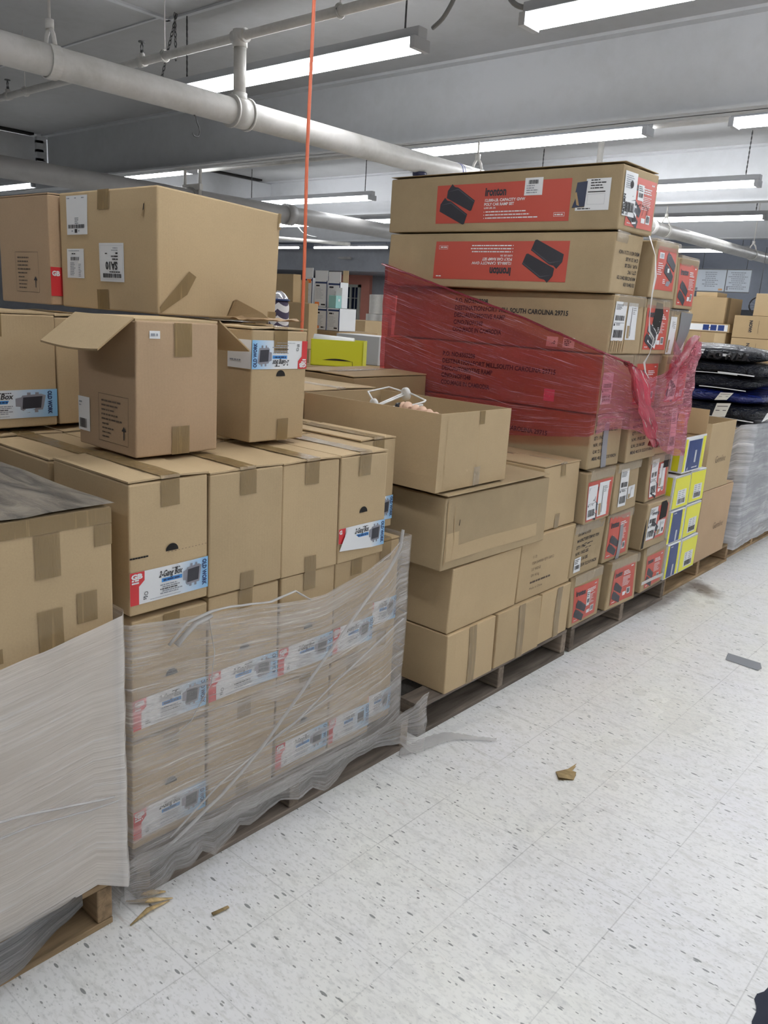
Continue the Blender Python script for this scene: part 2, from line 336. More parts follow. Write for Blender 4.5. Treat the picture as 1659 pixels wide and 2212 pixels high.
class Box:
    """carton frame: root empty, local box with front +X, width along Y, height along Z; faces F,S,T,R,B"""
    def __init__(s, name, label, cat, xf, d, y0, y1, z0, z1, rz=0.0, group=None, bulge=.003, warp=0.0, seed=0):
        s.d, s.w, s.h = d, y1 - y0, z1 - z0; s.bulge = bulge; s.rnd = random.Random(seed or hash((round(xf * 97), round(y0 * 97), round(z0 * 97))))
        s.root = empty(name, (xf - d / 2, (y0 + y1) / 2, z0), rz, label, cat, group)
        q = s.rnd; s.wp = [[Vector((q.uniform(-1, 1) * warp, q.uniform(-1, 1) * warp, q.uniform(-1, 0) * warp * (k == 1))) for k in (0, 1) for j in (0, 1)] for i in (0, 1)]
        s.seed = q.uniform(0, 50); s.bs = {f: q.uniform(.3, 1) * q.choice((1, 1, -1)) for f in 'FSTRBD'}
        s.fr = {'F': ((d / 2, -s.w / 2, 0), (0, 1, 0), (0, 0, 1), s.w, s.h), 'S': ((-d / 2, -s.w / 2, 0), (1, 0, 0), (0, 0, 1), d, s.h),
                'T': ((d / 2, -s.w / 2, s.h), (0, 1, 0), (-1, 0, 0), s.w, d), 'B': ((-d / 2, s.w / 2, 0), (0, -1, 0), (0, 0, 1), s.w, s.h),
                'R': ((d / 2, s.w / 2, 0), (-1, 0, 0), (0, 0, 1), d, s.h), 'D': ((-d / 2, -s.w / 2, 0), (0, 1, 0), (1, 0, 0), s.w, d)}
    def warp(s, p):
        fx = p.x / s.d + .5; fy = p.y / s.w + .5; fz = p.z / s.h; r = Vector((0, 0, 0))
        for i in (0, 1):
            for j in (0, 1):
                for k in (0, 1):
                    r += s.wp[i][k * 2 + j] * ((fx if i else 1 - fx) * (fy if j else 1 - fy) * (fz if k else 1 - fz))
        return p + r
    def P(s, f, u, v, off=0.0):
        O, U, V, W, H = s.fr[f]; O = Vector(O); U = Vector(U); V = Vector(V); N = U.cross(V)
        e = max(0.0, math.sin(PI * min(1, max(0, u / W))) * math.sin(PI * min(1, max(0, v / H))))
        n = noise.noise(Vector((u * 5 + s.seed, v * 5, ord(f)))) * s.bulge * .6
        dd = s.bulge * s.bs[f] * e + n * min(1, e * 3)
        return s.warp(O + U * u + V * v + N * (dd)) + N * off
    def body(s, mt, name='body', faces='FSTRBD', cell=.05, bevel=.004):
        m = MB()
        for f in faces:
            W, H = s.fr[f][3:]; nu = max(2, min(24, int(W / cell))); nv = max(2, min(24, int(H / cell)))
            for i in range(nu):
                for j in range(nv):
                    q = [(W * a / nu, H * b / nv) for a, b in ((i, j), (i + 1, j), (i + 1, j + 1), (i, j + 1))]
                    m.face([s.P(f, *c) for c in q], mt, q, False)
        s.bo = m.build(name, s.root, bevel); return s
    def open_body(s, mt, inner=None, th=.005, name='body'):
        inner = inner or mt; m = MB(); s_b = s.bulge
        for f in 'FSRB':
            W, H = s.fr[f][3:]; n = 8; nv = 5; O, U, V, _, _ = s.fr[f]; N = Vector(U).cross(Vector(V))
            for i in range(n):
                for j in range(nv):
                    q = [(W * a / n, H * b / nv) for a, b in ((i, j), (i + 1, j), (i + 1, j + 1), (i, j + 1))]
                    m.face([s.P(f, *c) for c in q], mt, q)
                    g = [(th + (W - 2 * th) * a / n, H * b / nv) for a, b in ((i, j), (i, j + 1), (i + 1, j + 1), (i + 1, j))]
                    m.face([s.P(f, *c) - N * th for c in g], inner)
                q = [s.P(f, W * i / n, H), s.P(f, W * (i + 1) / n, H), s.P(f, th + (W - 2 * th) * (i + 1) / n, H) - N * th, s.P(f, th + (W - 2 * th) * i / n, H) - N * th]
                m.face(q, mt)
        m.box((-s.d / 2 + th, -s.w / 2 + th, 0), (s.d / 2 - th, s.w / 2 - th, th), inner)
        s.bo = m.build(name, s.root); return s
    def flaps(s, mt, along='x', th=.004, lift=.004, gap=.003):
        """two top flaps meeting in a seam along x (or y)"""
        for sgn in (-1, 1):
            m = MB(); n = 10
            for i in range(n):
                for layer in (0, 1):
                    def pt(a, b):   # a along seam 0..1, b across: 0 outer edge, 1 seam
                        l = lift * b * (.6 + .4 * math.sin(a * 5 + s.seed + sgn)) + layer * th
                        if along == 'x': return Vector((-s.d / 2 + s.d * a, sgn * (s.w / 2 - (s.w / 2 - gap) * b), s.h + .0005 + l))
                        return Vector((sgn * (s.d / 2 - (s.d / 2 - gap) * b), -s.w / 2 + s.w * a, s.h + .0005 + l))
                    q = [pt(i / n, 0), pt((i + 1) / n, 0), pt((i + 1) / n, 1), pt(i / n, 1)]
                    m.face(q, mt)
                    if layer:
                        for b in (0, 1): m.face([pt(i / n, b), pt((i + 1) / n, b), pt((i + 1) / n, b) - Vector((0, 0, th)), pt(i / n, b) - Vector((0, 0, th))], mt)
                        for e in ((0,) if i == 0 else ()) + ((1,) if i == n - 1 else ()):
                            m.face([pt(e, 0), pt(e, 1), pt(e, 1) - Vector((0, 0, th)), pt(e, 0) - Vector((0, 0, th))], mt)
            m.build('top_flap', s.root)
        return s
    def seam_tape(s, mt=None, wd=.05, down=.06, along='x', lift=.009):
        mt = mt or TAPE; m = MB()
        if along == 'x':
            n = 14; xs = [s.d / 2 - s.d * i / n for i in range(n + 1)]
            for i in range(n):
                z = lambda x: s.h + lift + .0015 * noise.noise(Vector((x * 20, s.seed, 0)))
                m.face([(xs[i], -wd / 2, z(xs[i])), (xs[i], wd / 2, z(xs[i])), (xs[i + 1], wd / 2, z(xs[i + 1])), (xs[i + 1], -wd / 2, z(xs[i + 1]))], mt)
            x = s.d / 2 + .0022
            m.face([(s.d / 2, -wd / 2, s.h + lift), (x, -wd / 2, s.h + .002), (x, wd / 2, s.h + .002), (s.d / 2, wd / 2, s.h + lift)], mt)
        m.build('packing_tape', s.root)
        if down: s.tape('F', s.w / 2 - wd / 2, s.h - down, wd, down, mt)
        return s
    def tape(s, f, u, v, w, h, mt=None, rot=0.0):
        d = Decal(s, f, u, v, rot); d.rect(0, 0, w, h, mt or TAPE, 1.5); d.build('packing_tape'); return s

class Decal:
    def __init__(s, box, face, u=0.0, v=0.0, rot=0.0, sc_=1.0):
        s.b, s.f, s.u, s.v, s.c, s.s_, s.sc = box, face, u, v, math.cos(rot), math.sin(rot), sc_; s.m = MB()
    def pt(s, x, y, layer):
        x, y = x * s.sc, y * s.sc
        return s.b.P(s.f, s.u + x * s.c - y * s.s_, s.v + x * s.s_ + y * s.c, .0014 + layer * .00055)
    def rect(s, x0, y0, x1, y1, mt, layer=0, cell=.04):
        nx = max(1, int(abs(x1 - x0) * s.sc / cell)); ny = max(1, int(abs(y1 - y0) * s.sc / cell))
        for i in range(nx):
            for j in range(ny):
                q = [(i, j), (i + 1, j), (i + 1, j + 1), (i, j + 1)]
                s.m.face([s.pt(x0 + (x1 - x0) * a / nx, y0 + (y1 - y0) * b / ny, layer) for a, b in q], mt, [(a / nx, b / ny) for a, b in q])
        return s
    def poly(s, pts, mt, layer=1, cell=.05):
        tri = tessellate_polygon([[Vector((p[0], p[1], 0)) for p in pts]])
        for t_ in tri:
            out = []; a, b, c = [Vector(pts[k][:2]) for k in t_]; subtri(a, b, c, cell / s.sc, out)
            for q in out:
                q = list(q)
                if (q[1] - q[0]).cross(q[2] - q[0]) < 0: q.reverse()
                s.m.face([s.pt(p.x, p.y, layer) for p in q], mt)
        return s
    def text(s, txt, x, y, h, mt, layer=2, rot=0.0, wd=1.0, bold=0.0, shear=0.0, align='l', width=None):
        vs, fs, w0 = text_mesh(txt, bold); k = h / .70; kx = k * wd
        if width: kx = width / max(w0, 1e-6)
        ox = {'l': 0, 'c': -w0 * kx / 2, 'r': -w0 * kx}[align]; c, sn = math.cos(rot), math.sin(rot)
        P = []
        for a, b in vs:
            px = a * kx + b * k * shear + ox; py = b * k; P.append(s.pt(x + px * c - py * sn, y + px * sn + py * c, layer))
        for f in fs: s.m.face([P[i] for i in f], mt)
        return s
    def greek(s, x, y, w, h, mt, rnd=None, layer=2, align='l', gap=.35):
        r = rnd or s.b.rnd; cx = x; end = x + w * r.uniform(.75, 1.0)
        while cx < end:
            l = min(end - cx, h * r.uniform(1.2, 5)); s.rect(cx, y, cx + l, y + h, mt, layer, 9); cx += l + h * gap * 1.6
        return s
    def lines(s, x, y, w, n, h, step, mt, rnd=None, layer=2):
        for i in range(n): s.greek(x, y - i * step, w * (rnd or s.b.rnd).uniform(.6, 1), h, mt, rnd, layer)
        return s
    def barcode(s, x, y, w, h, mt=None, layer=2, vert=False):
        mt = mt or INK; r = s.b.rnd; L = h if vert else w; c = 0; u = L / 60
        while c < L:
            a = u * r.choice((1, 1, 2, 3)); a = min(a, L - c)
            if vert: s.rect(x, y + c, x + w, y + c + a, mt, layer, 9)
            else: s.rect(x + c, y, x + c + a, y + h, mt, layer, 9)
            c += a + u * r.choice((1, 1, 2))
        return s
    def disc(s, x, y, r, mt, layer=2, a0=0.0, a1=2 * PI, n=18, inner=0.0):
        o = [(x + r * math.cos(a0 + (a1 - a0) * i / n), y + r * math.sin(a0 + (a1 - a0) * i / n)) for i in range(n + 1)]
        if inner:
            I = [(x + inner * math.cos(a0 + (a1 - a0) * i / n), y + inner * math.sin(a0 + (a1 - a0) * i / n)) for i in range(n + 1)]
            for i in range(n): s.m.face([s.pt(*o[i], layer), s.pt(*o[i + 1], layer), s.pt(*I[i + 1], layer), s.pt(*I[i], layer)], mt)
        else: s.m.face([s.pt(*p, layer) for p in (o[:-1] if a1 - a0 > 6.2 else o)], mt)
        return s
    def frame(s, x0, y0, x1, y1, t_, mt, layer=2):
        s.rect(x0, y0, x1, y0 + t_, mt, layer, .1); s.rect(x0, y1 - t_, x1, y1, mt, layer, .1); s.rect(x0, y0, x0 + t_, y1, mt, layer, .1); s.rect(x1 - t_, y0, x1, y1, mt, layer, .1); return s
    def build(s, name, label=None):
        o = s.m.build(name, s.b.root, weld=False)
        if label: o['label'] = label
        return o

# ------------------------------------------------------------------ the room
def slab(name, a, b, mt, kind='structure', label=None, cat=None):
    m = MB().box(a, b, mt); o = m.build(name); o['kind'] = kind; tag(o, label, cat); return o
slab('floor', (-20, -9, -.1), (7, 18, 0), FLOOR)
slab('ceiling', (-20, -9, 3.2), (7, 18, 3.35), CEIL)
slab('wall_back', (-20, 17.0, 0), (7, 17.2, 3.2), WALLB)
slab('wall_left', (-20.2, -9, 0), (-20, 18, 3.2), WALLM)
slab('wall_right', (7, -9, 0), (7.2, 18, 3.2), WALLM)
slab('wall_front', (-20, -9.2, 0), (7, -9, 3.2), WALLM)
slab('wall_partition', (-13.0, 16.0, 0), (-8.6, 16.2, 2.2), WALLM)
slab('wall_salmon', (-14.2, 15.9, 0), (-12.9, 16.2, 2.24), WALLP)
slab('trim_1', (-20, 14.2, 2.2), (-5.2, 16.9, 2.7), WALLM)
# ceiling panel joints
for i, (a, b) in enumerate([((-12, 3.45, 3.192), (-3.6, 3.47, 3.2)), ((-3.60, 1.7, 3.185), (-3.56, 3.52, 3.2)), ((-3.6, 3.50, 3.185), (6, 3.53, 3.2)), ((-20, 7.0, 3.19), (6, 7.02, 3.2))]):
    slab('trim_%d' % (i + 2), a, b, BEAM)
slab('trim_7', (-8.68, 2.6, 3.175), (-8.58, 5.06, 3.199), DARK)  # dark strip stands for the shaded gap along the girder top
slab('trim_8', (-8.68, 5.7, 3.175), (-8.58, 8.6, 3.199), DARK)  # same painted gap shade, farther along the girder
# window in the salmon wall
win = empty('window_1', (-13.48, 15.88, 1.5)); win['kind'] = 'structure'
m = MB(); FR = mat('pale_window_frame', (.42, .43, .38), .6)
m.box((-.34, -.03, -.50), (-.27, .02, .46), FR).box((.22, -.03, -.50), (.29, .02, .46), FR).box((-.34, -.03, .39), (.29, .02, .46), FR).box((-.34, -.03, -.50), (.29, .02, -.43), FR).box((-.06, -.035, -.5), (.0, .02, .46), FR); m.build('window_frame', win)
m = MB(); m.box((-.27, -.005, -.43), (.22, .01, .39), mat('dark_window_glass', (.01, .015, .04), .1)); m.build('window_pane', win)
m = MB()
for x in (-.165, .11): m.box((x - .008, -.02, -.43), (x + .008, -.004, .39), FR)
for z in (-.16, .12): m.box((-.27, -.02, z - .008), (.22, -.004, z + .008), FR)
m.build('window_bar', win)

def beam(n, x0, x1, y, zb=2.67, zt=3.2, fl=.17):
    m = MB(); m.box((x0, y - .008, zb), (x1, y + .008, zt), BEAM).box((x0, y - fl / 2, zb), (x1, y + fl / 2, zb + .018), BEAM).box((x0, y - fl / 2, zt - .02), (x1, y + fl / 2, zt), BEAM)
    o = m.build('trim_%d' % n); o['kind'] = 'structure'
    return o
beam(10, -8.6, 7, 5.24); beam(11, -20, 7, 8.88); beam(12, -20, 7, 12.4); beam(13, -8.6, 7, 1.6); beam(14, -20, 7, -2.0); beam(15, -20, -8.7, 5.6)
m = MB(); m.box((-8.71, -9, 2.72), (-8.69, 12.3, 3.17), BEAM).box((-8.79, -9, 2.72), (-8.61, 12.3, 2.74), BEAM)
for k in range(4): m.box((-8.66, 5.10, 2.80 + k * .1), (-8.60, 5.18, 2.83 + k * .1), BEAM)
m.box((-8.65, 5.1, 2.72), (-8.60, 5.22, 3.17), BEAM)
o = m.build('trim_16'); o['kind'] = 'structure'

# ------------------------------------------------------------------ fluorescent fixtures
def make_fixture():
    r = empty('fluorescent_fixture', (0, 0, 0))
    m = MB(); m.box((0, -.035, .035), (2.44, .035, .085), FIXW); m.box((0, -.062, .030), (2.44, .062, .036), FIXW); hs = m.build('housing', r, .003)
    for s in (-1, 1):
        m = MB(); m.tube([(.035, s * .042, 0), (2.405, s * .042, 0)], .0175, TUBE, 12); m.build('fluorescent_tube', r)
    for x in (0, 2.405):
        m = MB(); m.box((x, -.065, -.022), (x + .035, .065, .034), FIXW); m.build('end_socket', hs, .002)
    for x in (.12, 2.30):
        m = MB()
        for k in range(19):
            z = .085 + k * .0205
            if k % 2: m.box((x - .006, -.0015, z), (x + .006, .0015, z + .024), STEEL)
            else: m.box((x - .0015, -.006, z), (x + .0015, .006, z + .024), STEEL)
        m.build('hanging_chain', hs)
    return r
FX = [(-3.83, 3.52, 'twin-tube light fixture behind the white pipe riser, nearest one left of the cord'), (-.78, 3.52, 'twin-tube light fixture cut by the top edge at the upper right'),
      (-3.62, 5.83, 'twin-tube light fixture above the top ramp carton, running behind the big pipe'), (-.62, 5.83, 'twin-tube light fixture cut by the right edge above the ramp cartons, upper one'),
      (-3.60, 8.22, 'twin-tube light fixture just right of the top ramp carton'), (-.55, 8.22, None),
      (-8.10, 7.90, 'twin-tube light fixture with grey housing seen between the cord and the ramp stack'), (-8.70, 5.65, 'thin lit fixture above the largest carton, under the deep beam'),
      (-12.10, 5.60, 'lit fixture at the left edge just above the top left carton'),
      (-4.25, 10.65, 'lit fixture under the third beam at the right edge beside the second pipe run'), (-7.83, 10.05, 'short visible lit fixture touching the left edge of the ramp stack'),
      (-11.40, 10.20, 'lit fixture emerging right of the largest carton behind the grey pipe'), (-13.40, 14.40, 'far lit fixture low between the cord and the ramp stack'), (-16.3, 14.4, None),
      (-5.80, 15.00, 'farthest lit fixture at the right, above the white sign board'), (-2.8, 15.0, None)]
hid = [(-.78, 1.15), (2.27, 1.15), (2.27, -1.2), (-3.75, -1.2)] + [(2.27, 3.52), (2.42, 5.83), (2.5, 8.22), (2.3, 10.65), (-15.2, 9), (-15.2, 5.6)]  # unseen; the back-left one is added to brighten the left stack
fx0 = make_fixture(); first = True
for x, y, lb in FX + [(x, y, None) for x, y in hid]:
    o = fx0 if first else copy_tree(fx0); first = False
    o.location = (x, y, 2.73)
    o.scale.x = 1.0
    if x == -3.83: o.location.x = -3.49; o.scale.x = .86
    tag(o, lb or 'unseen twin-tube fluorescent fixture outside the picture lighting aisle and cartons', 'light fixture', 'fluorescent fixtures hanging in rows')

# ------------------------------------------------------------------ pipes
pr = empty('main_pipe', (-2.32, 4, 2.42), 0, 'large white painted pipe running diagonally across the ceiling', 'pipe')
def ring(m, y, r, h, mt, n=24, x=0, z=0): m.tube([(x, y - h / 2, z), (x, y + h / 2, z)], r, mt, n)
m = MB(); m.tube([(0, -12, 0), (0, 12.9, 0)], .068, PIPE, 28); m.build('pipe', pr)
m = MB(); ring(m, -.90, .078, .11, PIPE); ring(m, -.955, .085, .012, PIPE); ring(m, -.845, .085, .012, PIPE); m.build('coupling', pr)
for y in (4.6,): m = MB(); ring(m, y, .080, .09, PIPE); m.build('coupling', pr)
m = MB(); ring(m, 1.12, .0693, .010, mat('blue_tape_band', (.02, .06, .35), .4)); ring(m, 1.15, .0693, .006, bpy.data.materials['blue_tape_band']); m.build('blue_band', pr)
m = MB(); m.tube([(0, .70, -.062), (0, .70, -.085), (0, .70, -.105)], [.05, .048, .02], mat('dark_blue_cap', (.01, .012, .05), .4), 14); m.build('dark_cap', pr)
def hanger(y, h=.70):
    m = MB(); n = 20
    for i in range(n):
        a0 = -PI / 2 - 2.5 + 5.0 * i / n; a1 = -PI / 2 - 2.5 + 5.0 * (i + 1) / n
        p = [(.0765 * math.cos(a), .0765 * math.sin(a)) for a in (a0, a1)]
        for k in (0,):
            q0 = Vector((p[0][0], y - .024, p[0][1])); q1 = Vector((p[1][0], y - .024, p[1][1])); e = Vector((0, .048, 0))
            m.face([q0, q1, q1 + e, q0 + e], PIPE); i0, i1 = Vector((q0.x * .93, q0.y, q0.z * .93)), Vector((q1.x * .93, q1.y, q1.z * .93)); m.face([q0, i0, i1, q1], PIPE); m.face([q0 + e, q1 + e, i1 + e, i0 + e], PIPE)
    for s in (-1, 1): m.tube([(s * .045, y, .058), (s * .030, y, .105), (0, y, .145)], .010, PIPE, 8)
    m.tube([(0, y, .13), (0, y, .17)], .02, PIPE, 8); m.tube([(0, y, .16), (0, y, h)], .007, PIPE, 8)
    return m.build('pipe_hanger', pr)
hanger(-1.98); hanger(1.38); hanger(4.95); hanger(7.9); hanger(-5.3)
m = MB(); m.tube([(0, -.90, .08), (0, -.90, .35)], .034, PIPE, 16); ring(m, 0, .1, 0, PIPE) if 0 else None
m.tube([(0, -.90, .06), (0, -.90, .10)], .042, PIPE, 16); m.build('riser', pr)
m = MB(); m.tube([(0, 3.3, .06), (0, 3.3, .72)], .028, PIPE, 12); m.build('riser', pr)
br = empty('sprinkler_pipe', (-2.32, 3.10, 2.80), 0, 'thin white sprinkler branch pipe crossing above the large pipe', 'pipe')
m = MB(); m.tube([(-9, 0, 0), (7, 0, 0)], .024, PIPE, 14); m.build('pipe', br)
m = MB(); m.tube([(-.05, 0, 0), (.05, 0, 0)], .036, PIPE, 14); m.tube([(0, 0, -.055), (0, 0, .03)], .040, PIPE, 14); m.build('cross_fitting', br)
for x in (-.94, -2.72, 2.2):
    m = MB(); m.tube([(x - .03, 0, 0), (x + .03, 0, 0)], .030, PIPE, 12); m.tube([(x, 0, 0), (x, 0, .045)], .018, PIPE, 10)
    m.tube([(x, 0, .045), (x, 0, .062)], .010, STEEL, 8); m.tube([(x - .009, 0, .06), (x - .012, 0, .085), (x, 0, .108)], .0035, STEEL, 6); m.tube([(x + .009, 0, .06), (x + .012, 0, .085), (x, 0, .108)], .0035, STEEL, 6)
    m.tube([(x, 0, .106), (x, 0, .112)], .021, STEEL, 12); m.build('sprinkler_head', br)
for x in (-.70, .75, 1.25, -2.45):
    m = MB(); n = 14
    m.tube([(x, .030 * math.sin(a), .030 * math.cos(a)) for a in [2 * PI * i / n for i in range(n + 1)]], .006, PIPE, 6, False); m.tube([(x, 0, .03), (x, 0, .40)], .004, PIPE, 6); m.build('pipe_ring', br)
p2 = empty('grey_pipe', (-6.0, 4, 2.42), 0, 'dull grey large pipe running behind the largest carton', 'pipe')
m = MB(); m.tube([(0, -12, 0), (0, 12, 0)], .095, PIPE2, 24); m.build('pipe', p2)
m = MB(); m.tube([(0, 2.75, 0), (0, 2.87, 0)], .118, PIPE2, 20); m.build('coupling', p2)
m = MB(); m.tube([(0, 1.42, 0), (0, 1.50, 0)], .11, PIPE2, 20); m.tube([(-.13, 1.46, 0), (-.13, 1.46, .74)], .018, PIPE, 6); m.tube([(.13, 1.46, 0), (.13, 1.46, .74)], .018, PIPE, 6); m.box((-.15, 1.44, .08), (.15, 1.48, .14), PIPE); m.build('pipe_hanger', p2)
m = MB(); m.tube([(-9, 5.95, 2.80), (-4.2, 5.95, 2.80), (4, 5.95, 2.80)], .022, PIPE, 12)
tag(m.build('conduit_pipe'), 'thin white pipe running beneath the deep beam', 'pipe')
m = MB(); m.tube([(-12.0, 9.6, 2.62), (-8.6, 10.6, 2.45)], .03, PIPE, 10)
m.tube([(-10.8, 9.95, 2.57), (-10.8, 9.95, 3.2)], .006, STEEL, 5); tag(m.build('conduit_pipe'), 'short white slanting pipe far behind the orange cord', 'pipe')
m = MB(); m.tube([(-15.5, 15.0, 2.58), (-11.9, 14.1, 2.48)], .03, PIPE2, 10)
tag(m.build('conduit_pipe'), 'dark thin pipe against the grey soffit behind the cord', 'pipe')

# chains, hook and cords under the ceiling
def chain(name, pts, label, r=.008, mt=STEEL):
    m = MB(); P = [Vector(p) for p in pts]; k = 0
    for a, b in zip(P, P[1:]):
        n = max(1, int((b - a).length / .026)); d = (b - a).normalized(); s = d.cross(Vector((0, 1, 0)) if k % 2 else Vector((1, 0, 0)))
        for i in range(n):
            c = a.lerp(b, (i + .5) / n); side = (d.cross(Vector((0, 1, 0))) if i % 2 else d.cross(Vector((1, 0, 0))))
            side = side.normalized() if side.length > .1 else Vector((1, 0, 0))
            L = [c + d * .017 * math.cos(t_) + side * r * math.sin(t_) for t_ in [2 * PI * q / 8 for q in range(9)]]
            m.tube(L, .0028, mt, 5, False)
    return tag(m.build(name), label, 'chain')
chain('chain', [(-3.42, 3.45, 3.19), (-3.41, 3.45, 2.91)], 'dark doubled chain hanging from the ceiling corner, straight strand')
chain('chain', [(-3.43, 3.47, 3.19), (-3.60, 3.46, 2.80)], 'dark slanting chain strand running down to the light behind the pipe')
m = MB(); m.tube([(-2.32, 2.80, 2.352), (-2.32, 2.812, 2.345), (-2.32, 2.82, 2.318), (-2.32, 2.833, 2.297), (-2.32, 2.838, 2.276), (-2.32, 2.832, 2.255), (-2.32, 2.818, 2.247), (-2.32, 2.800, 2.250), (-2.32, 2.790, 2.263)], .0035, STEEL, 8)
tag(m.build('wire_hook'), 'dark wire hook hanging beneath the large white pipe', 'hook')
def cable(name, pts, r, mt, label, cat='cable', sub=6):
    P = [Vector(p) for p in pts]; out = []
    for i in range(len(P) - 1):
        p0 = P[max(0, i - 1)]; p1 = P[i]; p2 = P[i + 1]; p3 = P[min(len(P) - 1, i + 2)]
        for k in range(sub):
            t_ = k / sub; out.append(.5 * ((2 * p1) + (p2 - p0) * t_ + (2 * p0 - 5 * p1 + 4 * p2 - p3) * t_ ** 2 + (3 * p1 - p0 - 3 * p2 + p3) * t_ ** 3))
    out.append(P[-1]); m = MB(); m.tube(out, r, mt, 8); return tag(m.build(name), label, cat)
GREYC = mat('grey_flexible_conduit', (.22, .22, .22), .5)
cable('power_cable', [(-1.33, 3.52, 2.80), (-1.24, 3.50, 2.84), (-1.16, 3.48, 2.95), (-1.15, 3.46, 3.19)], .011, GREYC, 'grey flexible cable rising from the fixture end left of the top centre')
cable('power_cable', [(-1.0, 3.46, 3.19), (-.95, 3.48, 3.0), (-.86, 3.5, 2.84), (-.79, 3.52, 2.80)], .012, GREYC, 'grey flexible cable dropping to the top right fixture')
cable('power_cable', [(-9.65, 10.2, 3.1), (-9.6, 10.2, 2.85), (-9.35, 10.2, 2.6), (-9.0, 10.2, 2.52)], .012, GREYC, 'thin curved cable below the far beam left of the cord')
cable('extension_cord', [(-.585, 1.995, 3.19), (-.583, 2.0, 2.8), (-.589, 2.0, 2.3), (-.596, 2.0, 1.9), (-.592, 2.0, 1.5), (-.600, 2.0, .9), (-.61, 2.0, .15), (-.60, 2.0, .02)], .0058, CORD, 'bright orange extension cord hanging straight down from the ceiling', 'cord')

# ------------------------------------------------------------------ pallets
def make_pallet(W=1.03, D=1.19, gm=WGREY, gx=WGREYX):
    """front at local x=0, running back to -D; spans y 0..W"""
    r = empty('wooden_pallet', (0, 0, 0)); q = random.Random(3)
    for y in (0.0, W / 2 - .019, W - .038):
        m = MB(); m.box((-D, y, .017), (0, y + .038, .104), gx); m.build('stringer', r, .004)
    for x in (-.10, -D / 2 - .05, -D):
        m = MB(); m.box((x, 0, 0), (x + .10, W, .016), gm); m.build('bottom_board', r, .002)
    n = 7
    for i in range(n):
        x = -.09 - i * (D - .09) / (n - 1); m = MB(); dz = q.uniform(-.001, .001)
        m.box((x, q.uniform(-.004, .004), .105 + dz), (x + .09, W + q.uniform(-.004, .004), .120 + dz), gm); m.build('deck_board', r, .002)
    return r
pal = make_pallet(); PALS = [(.035, .925, 'grey pallet under the film-wrapped stack of electrical box cartons'), (.02, 2.03, 'weathered grey pallet under the open carton stack'),
       (.02, 3.10, 'weathered pallet under the car ramp cartons')]
for i, (x, y, lb) in enumerate(PALS):
    o = pal if i == 0 else copy_tree(pal); o.location = (x, y, 0); tag(o, lb, 'pallet', 'shipping pallets along the aisle')
pn = make_pallet(gm=WNEW, gx=WNEWX); pn.location = (.06, -.185, 0); tag(pn, 'pale wooden pallet at the lower left under the largest wrapped load', 'pallet', 'shipping pallets along the aisle')
for x, y, lb in ((.0, 4.16, 'pale pallet under the yellow and blue cartons'), (-.02, 5.22, 'pale pallet under the grey film-wrapped load of bags')):
    o = copy_tree(pn); o.location = (x, y, 0); tag(o, lb, 'pallet', 'shipping pallets along the aisle')

# ------------------------------------------------------------------ printed designs
def gb_label(box, face, v, W, H=.078, u=0.0, flip=False, torn=False, name='product_label'):
    d = Decal(box, face, u + (W if flip else 0), v + (H if flip else 0), PI if flip else 0.0)
    k = W / .21; X = lambda a: a * k
    if torn: d.poly([(0, H * .45), (X(.148), 0), (X(.17), 0), (X(.17), H), (0, H)], WHT, 0); d.rect(X(.15), 0, W, H, BLUEGR, .6)
    else: d.rect(0, 0, X(.165), H, WHT, 0); d.rect(X(.12), 0, W, H, BLUEGR, .6)
    if not torn:
        d.poly([(0, 0), (X(.022), 0), (X(.022), H * .55), (X(.036), H * .72), (X(.036), H), (0, H)], RED, 1)
        d.text('GB', X(.003), H * .80, H * .145, WHT, 2, bold=.06, width=X(.028)); d.lines(X(.004), H * .73, X(.026), 2, H * .05, H * .08, WHT)
        d.disc(X(.040), H * .30, H * .06, INK, 2, inner=H * .045); d.lines(X(.033), H * .18, X(.016), 2, H * .03, H * .06, INK)
    else:
        d.poly([(0, H * .45), (X(.026), H * .40), (X(.030), H), (0, H)], RED, 1); d.text('G', X(.002), H * .80, H * .14, WHT, 2, bold=.05)
    d.text('2-Gang Box', X(.134), H * .69, H * .19, INK, 2, bold=.025, shear=.25, align='r', width=X(.062))
    d.rect(X(.080), H * .52, X(.135), H * .64, BLUEBAR, 1.2); d.greek(X(.084), H * .555, X(.048), H * .05, NAVYT, layer=2.4); d.greek(X(.108), H * .88, X(.024), H * .03, INK)
    if not torn:
        for i in range(5): d.greek(X(.076 + .006 * (i % 2)), H * (.42 - i * .065), X(.058), H * .032, GREYT if i != 2 else INK)
        d.greek(X(.05), H * .07, X(.085), H * .016, GREYT)
    # grey plastic electrical box picture
    d.poly([(X(.138), H * .42), (X(.146), H * .40), (X(.146), H * .30), (X(.152), H * .24), (X(.158), H * .26), (X(.184), H * .27), (X(.186), H * .38), (X(.190), H * .78), (X(.182), H * .84), (X(.150), H * .80), (X(.148), H * .74), (X(.138), H * .70)], BOXGREY, 1.6)
    d.poly([(X(.149), H * .32), (X(.181), H * .34), (X(.184), H * .76), (X(.151), H * .73)], RAMPD, 2.4)
    for a in (.158, .172): d.rect(X(a), H * .80, X(a + .006), H * .90, BOXGREY, 1.6, 9); d.rect(X(a - .002), H * .18, X(a + .004), H * .28, BOXGREY, 1.6, 9)
    d.text('OLD WORK', X(.1935), H * .94, H * .15, NAVYT, 2, rot=-PI / 2, bold=.04, width=H * .84)
    lo = d.build(name)
    if torn:
        e = Decal(box, face, u, v); e.poly([(X(.034), H * .95), (X(.152), H * .02), (X(.0), H * .18)], WHT, 9); e.build('torn_paper_flap').parent = lo
